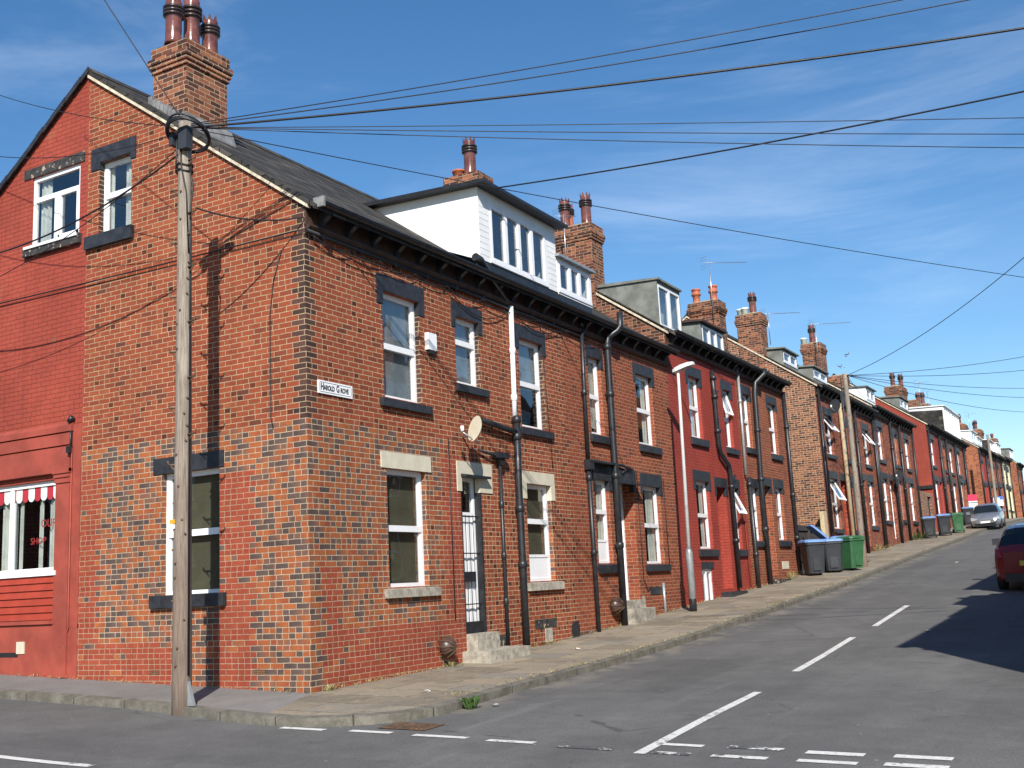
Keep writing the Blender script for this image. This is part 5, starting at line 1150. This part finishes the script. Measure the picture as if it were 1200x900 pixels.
# ------------------------------------------------------------------ small ground things
def weed(name,label,x,y,r,n,mat,h,dz=0.,seed=1):
    rr=random.Random(seed); b=MB(); z=gz(x,y)+dz
    for k in range(n):
        a=rr.uniform(0,6.28); d=rr.uniform(0,r); bx_,by_=x+d*.5*math.cos(a),y+d*.5*math.sin(a); hh=h*rr.uniform(.4,1); tx,ty=x+d*1.6*math.cos(a),y+d*1.6*math.sin(a)
        s=Vector((-math.sin(a),math.cos(a),0))*rr.uniform(.008,.03 if mat=='leaf' else .008); m_=Vector((bx_,by_,z)).lerp(Vector((tx,ty,z+hh)),.6)+Vector((0,0,.03))
        b.poly([(bx_,by_,z-.02),tuple(m_+s),(tx,ty,z+hh),tuple(m_-s)])
    ob=b.build(name,mat,None,(x,y,z)); return tag(ob,label,'weed')
weed('weed','small green leafy weed growing from the kerb gutter near the corner',2.42,-.1,.12,45,'leaf',.15,-.09)
weed('weed','dry grassy tuft at the wall foot below the tilted red flue cowl',.12,3.05,.25,40,'dry',.10,0,2)
weed('weed','dry tuft by the pale door jamb stone of the second house',.1,10.85,.18,50,'dry',.22,0,3)
weed('weed','grass tuft at the foot of the brick house before the bins',.15,21.2,.3,60,'dry',.25,0,4)
weed('weed','green tuft at the foot of the second wooden pole',1.25,25.5,.25,60,'leaf',.3,0,5)
weed('weed','weeds along the wall foot below the far maroon house',.2,33.2,.5,90,'dry',.35,0,6)
weed('weed','weeds at the wall foot before the yard wall with the red gable',.2,41.5,.6,90,'leaf',.4,0,8)
b=MB(); rr=random.Random(21)
for k in range(2600):
    yy=rr.uniform(.1,62)**1.0 if rr.random()<.5 else rr.uniform(.1,22); xx=abs(rr.gauss(0,.05))+.01 if rr.random()<.6 else 2.05+rr.gauss(0,.05)
    if rr.random()<.08: yy,xx=-abs(rr.gauss(0,.05))-.01,rr.uniform(-6,0)
    if 22.6<yy<26.7 or 44.3<yy<48.9: continue
    z=gz(xx,yy); a=rr.uniform(0,6.28); L=rr.uniform(.02,.07); hh=rr.uniform(.0,.06); c_,s_=math.cos(a),math.sin(a); w_=rr.uniform(.004,.012)
    b.poly([(xx-c_*L*.4,yy-s_*L*.4,z+.004),(xx-s_*w_,yy+c_*w_,z+.008+hh*.5),(xx+c_*L*.6,yy+s_*L*.6,z+.006+hh)])
tag(b.build('ground_litter','dry',None,(0,.1,0)),'dry grass bits and grit along the wall foot and the kerb','dry debris',kind='stuff')
weed('weed','sparse dry tufts at the wall foot under the second ground floor window',.06,6.2,.3,45,'dry',.08,0,12)
weed('weed','tiny green tuft beside the stone doorstep of the corner house',.1,4.95,.1,30,'leaf',.10,0,13)
weed('weed','dry tuft at the foot of the corner brickwork',.06,.25,.18,40,'dry',.07,0,14)
ob=MB(); zz=gz(2.56,-1.34)-.093
ob.poly([(x,y,gz(x,y)-.092) for x,y in ((2.15,-1.5),(2.75,-1.5),(2.75,-1.1),(2.15,-1.1))]); 
for k in range(9): x=2.2+k*.06; ob.box(x,x+.03,-1.47,-1.13,zz-.004,zz+.008)
tag(ob.build('drain_cover','rust',None,(2.45,-1.3,zz)),'rusty iron drain grating in the road near the corner kerb','drain cover')
rr=random.Random(11)
for x,y,lab in [(2.62,.15,'white paper scrap in the gutter beside the green weed'),(5.9,9.2,'scrap of pale litter on the road near the shadow edge'),(3.9,27.,'white litter scrap on the road down from the silver car'),(1.0,5.5,'pale scrap of litter on the flagstones below the second ground floor window'),(1.5,.4,'white crumpled scrap on the flagstones near the corner')]:
    b=MB(); z=gz(x,y)+(.0 if x<2 else -.1); c=[(x+.05*math.cos(k*1.05)*rr.uniform(.5,1.3),y+.05*math.sin(k*1.05)*rr.uniform(.5,1.3),z+rr.uniform(.005,.03)) for k in range(6)]
    for k in range(6): b.poly([(x,y,z+.035),c[k],c[(k+1)%6]])
    for k in range(6): b.poly([(x,y,z),c[(k+1)%6],c[k]])
    tag(b.build('litter_scrap','litter',None,(x,y,z)),lab,'litter')

# ------------------------------------------------------------------ light, sky, camera
SUN=Vector((.531*math.cos(R(35)),-.847*math.cos(R(35)),math.sin(R(35))))
sd=bpy.data.lights.new('sun','SUN'); sd.energy=SUN_E; sd.angle=R(.53); sd.color=(1,.945,.87)
so=bpy.data.objects.new('sun',sd); COL.objects.link(so); so.rotation_euler=SUN.to_track_quat('Z','Y').to_euler(); so.location=(20,-30,40)
w=bpy.data.worlds.new('World'); scene.world=w; w.use_nodes=True; t=NT(w.node_tree)
bg=w.node_tree.nodes['Background']
sk=t.node('ShaderNodeTexSky',sky_type='NISHITA'); sk.sun_disc=False; sk.sun_elevation=R(35); sk.sun_rotation=math.atan2(SUN.x,SUN.y)
sk.altitude=60; sk.air_density=1.0; sk.dust_density=.15; sk.ozone_density=2.6
tc=t.node('ShaderNodeTexCoord'); mp=t.node('ShaderNodeMapping'); t.l.new(tc.outputs['Generated'],mp.inputs[0]); mp.inputs['Rotation'].default_value=(R(14),R(-22),R(35)); mp.inputs['Scale'].default_value=(1.2,2.4,7.5)
n=t.noise(mp.outputs[0],1.5,8,.62,.5); n2=t.noise(tc.outputs['Generated'],2.1,3,.5)
sp=t.node('ShaderNodeSeparateXYZ'); t.l.new(tc.outputs['Generated'],sp.inputs[0])
f=t.m('MULTIPLY',t.smooth(n,.46,.80),t.smooth(n2,.36,.62)); f=t.m('MULTIPLY',f,CLOUD)
f=t.m('MULTIPLY',f,t.smooth(sp.outputs[2],.0,.12))
c=t.mix(f,sk.outputs[0],CLOUDC)
hs=t.node('ShaderNodeHueSaturation'); hs.inputs['Saturation'].default_value=SKYSAT; t.put(hs.inputs['Color'],c)
t.l.new(hs.outputs[0],bg.inputs[0]); bg.inputs[1].default_value=SKY_S
f_,pit,rol,yaw,cx,cy,cz=1285.52145597595,0.18005536183906215,-0.04929037777342559,-0.5162741614392568,9.429378169142627,-11.100269819422087,1.2351088728416633
cp,sp_=math.cos(pit),math.sin(pit); fw=Vector((math.sin(yaw)*cp,math.cos(yaw)*cp,sp_)); rt=Vector((math.cos(yaw),-math.sin(yaw),0)); up=rt.cross(fw)
r2=rt*math.cos(rol)+up*math.sin(rol); u2=-rt*math.sin(rol)+up*math.cos(rol)
cd=bpy.data.cameras.new('camera'); cd.sensor_fit='HORIZONTAL'; cd.sensor_width=36; cd.lens=36*f_/1200; cd.clip_end=3000; cd.clip_start=.1
co=bpy.data.objects.new('camera',cd); COL.objects.link(co); m=Matrix((r2,u2,-fw)).transposed().to_4x4(); m.translation=(cx,cy,cz); co.matrix_world=m
scene.camera=co
scene.render.engine='CYCLES'
vs=scene.view_settings; vs.view_transform='Standard'; vs.look='None'; vs.gamma=1; vs.exposure=EXPO; vs.use_curve_mapping=False
for ob in COL.objects:
    if '_o' in ob: del ob['_o']
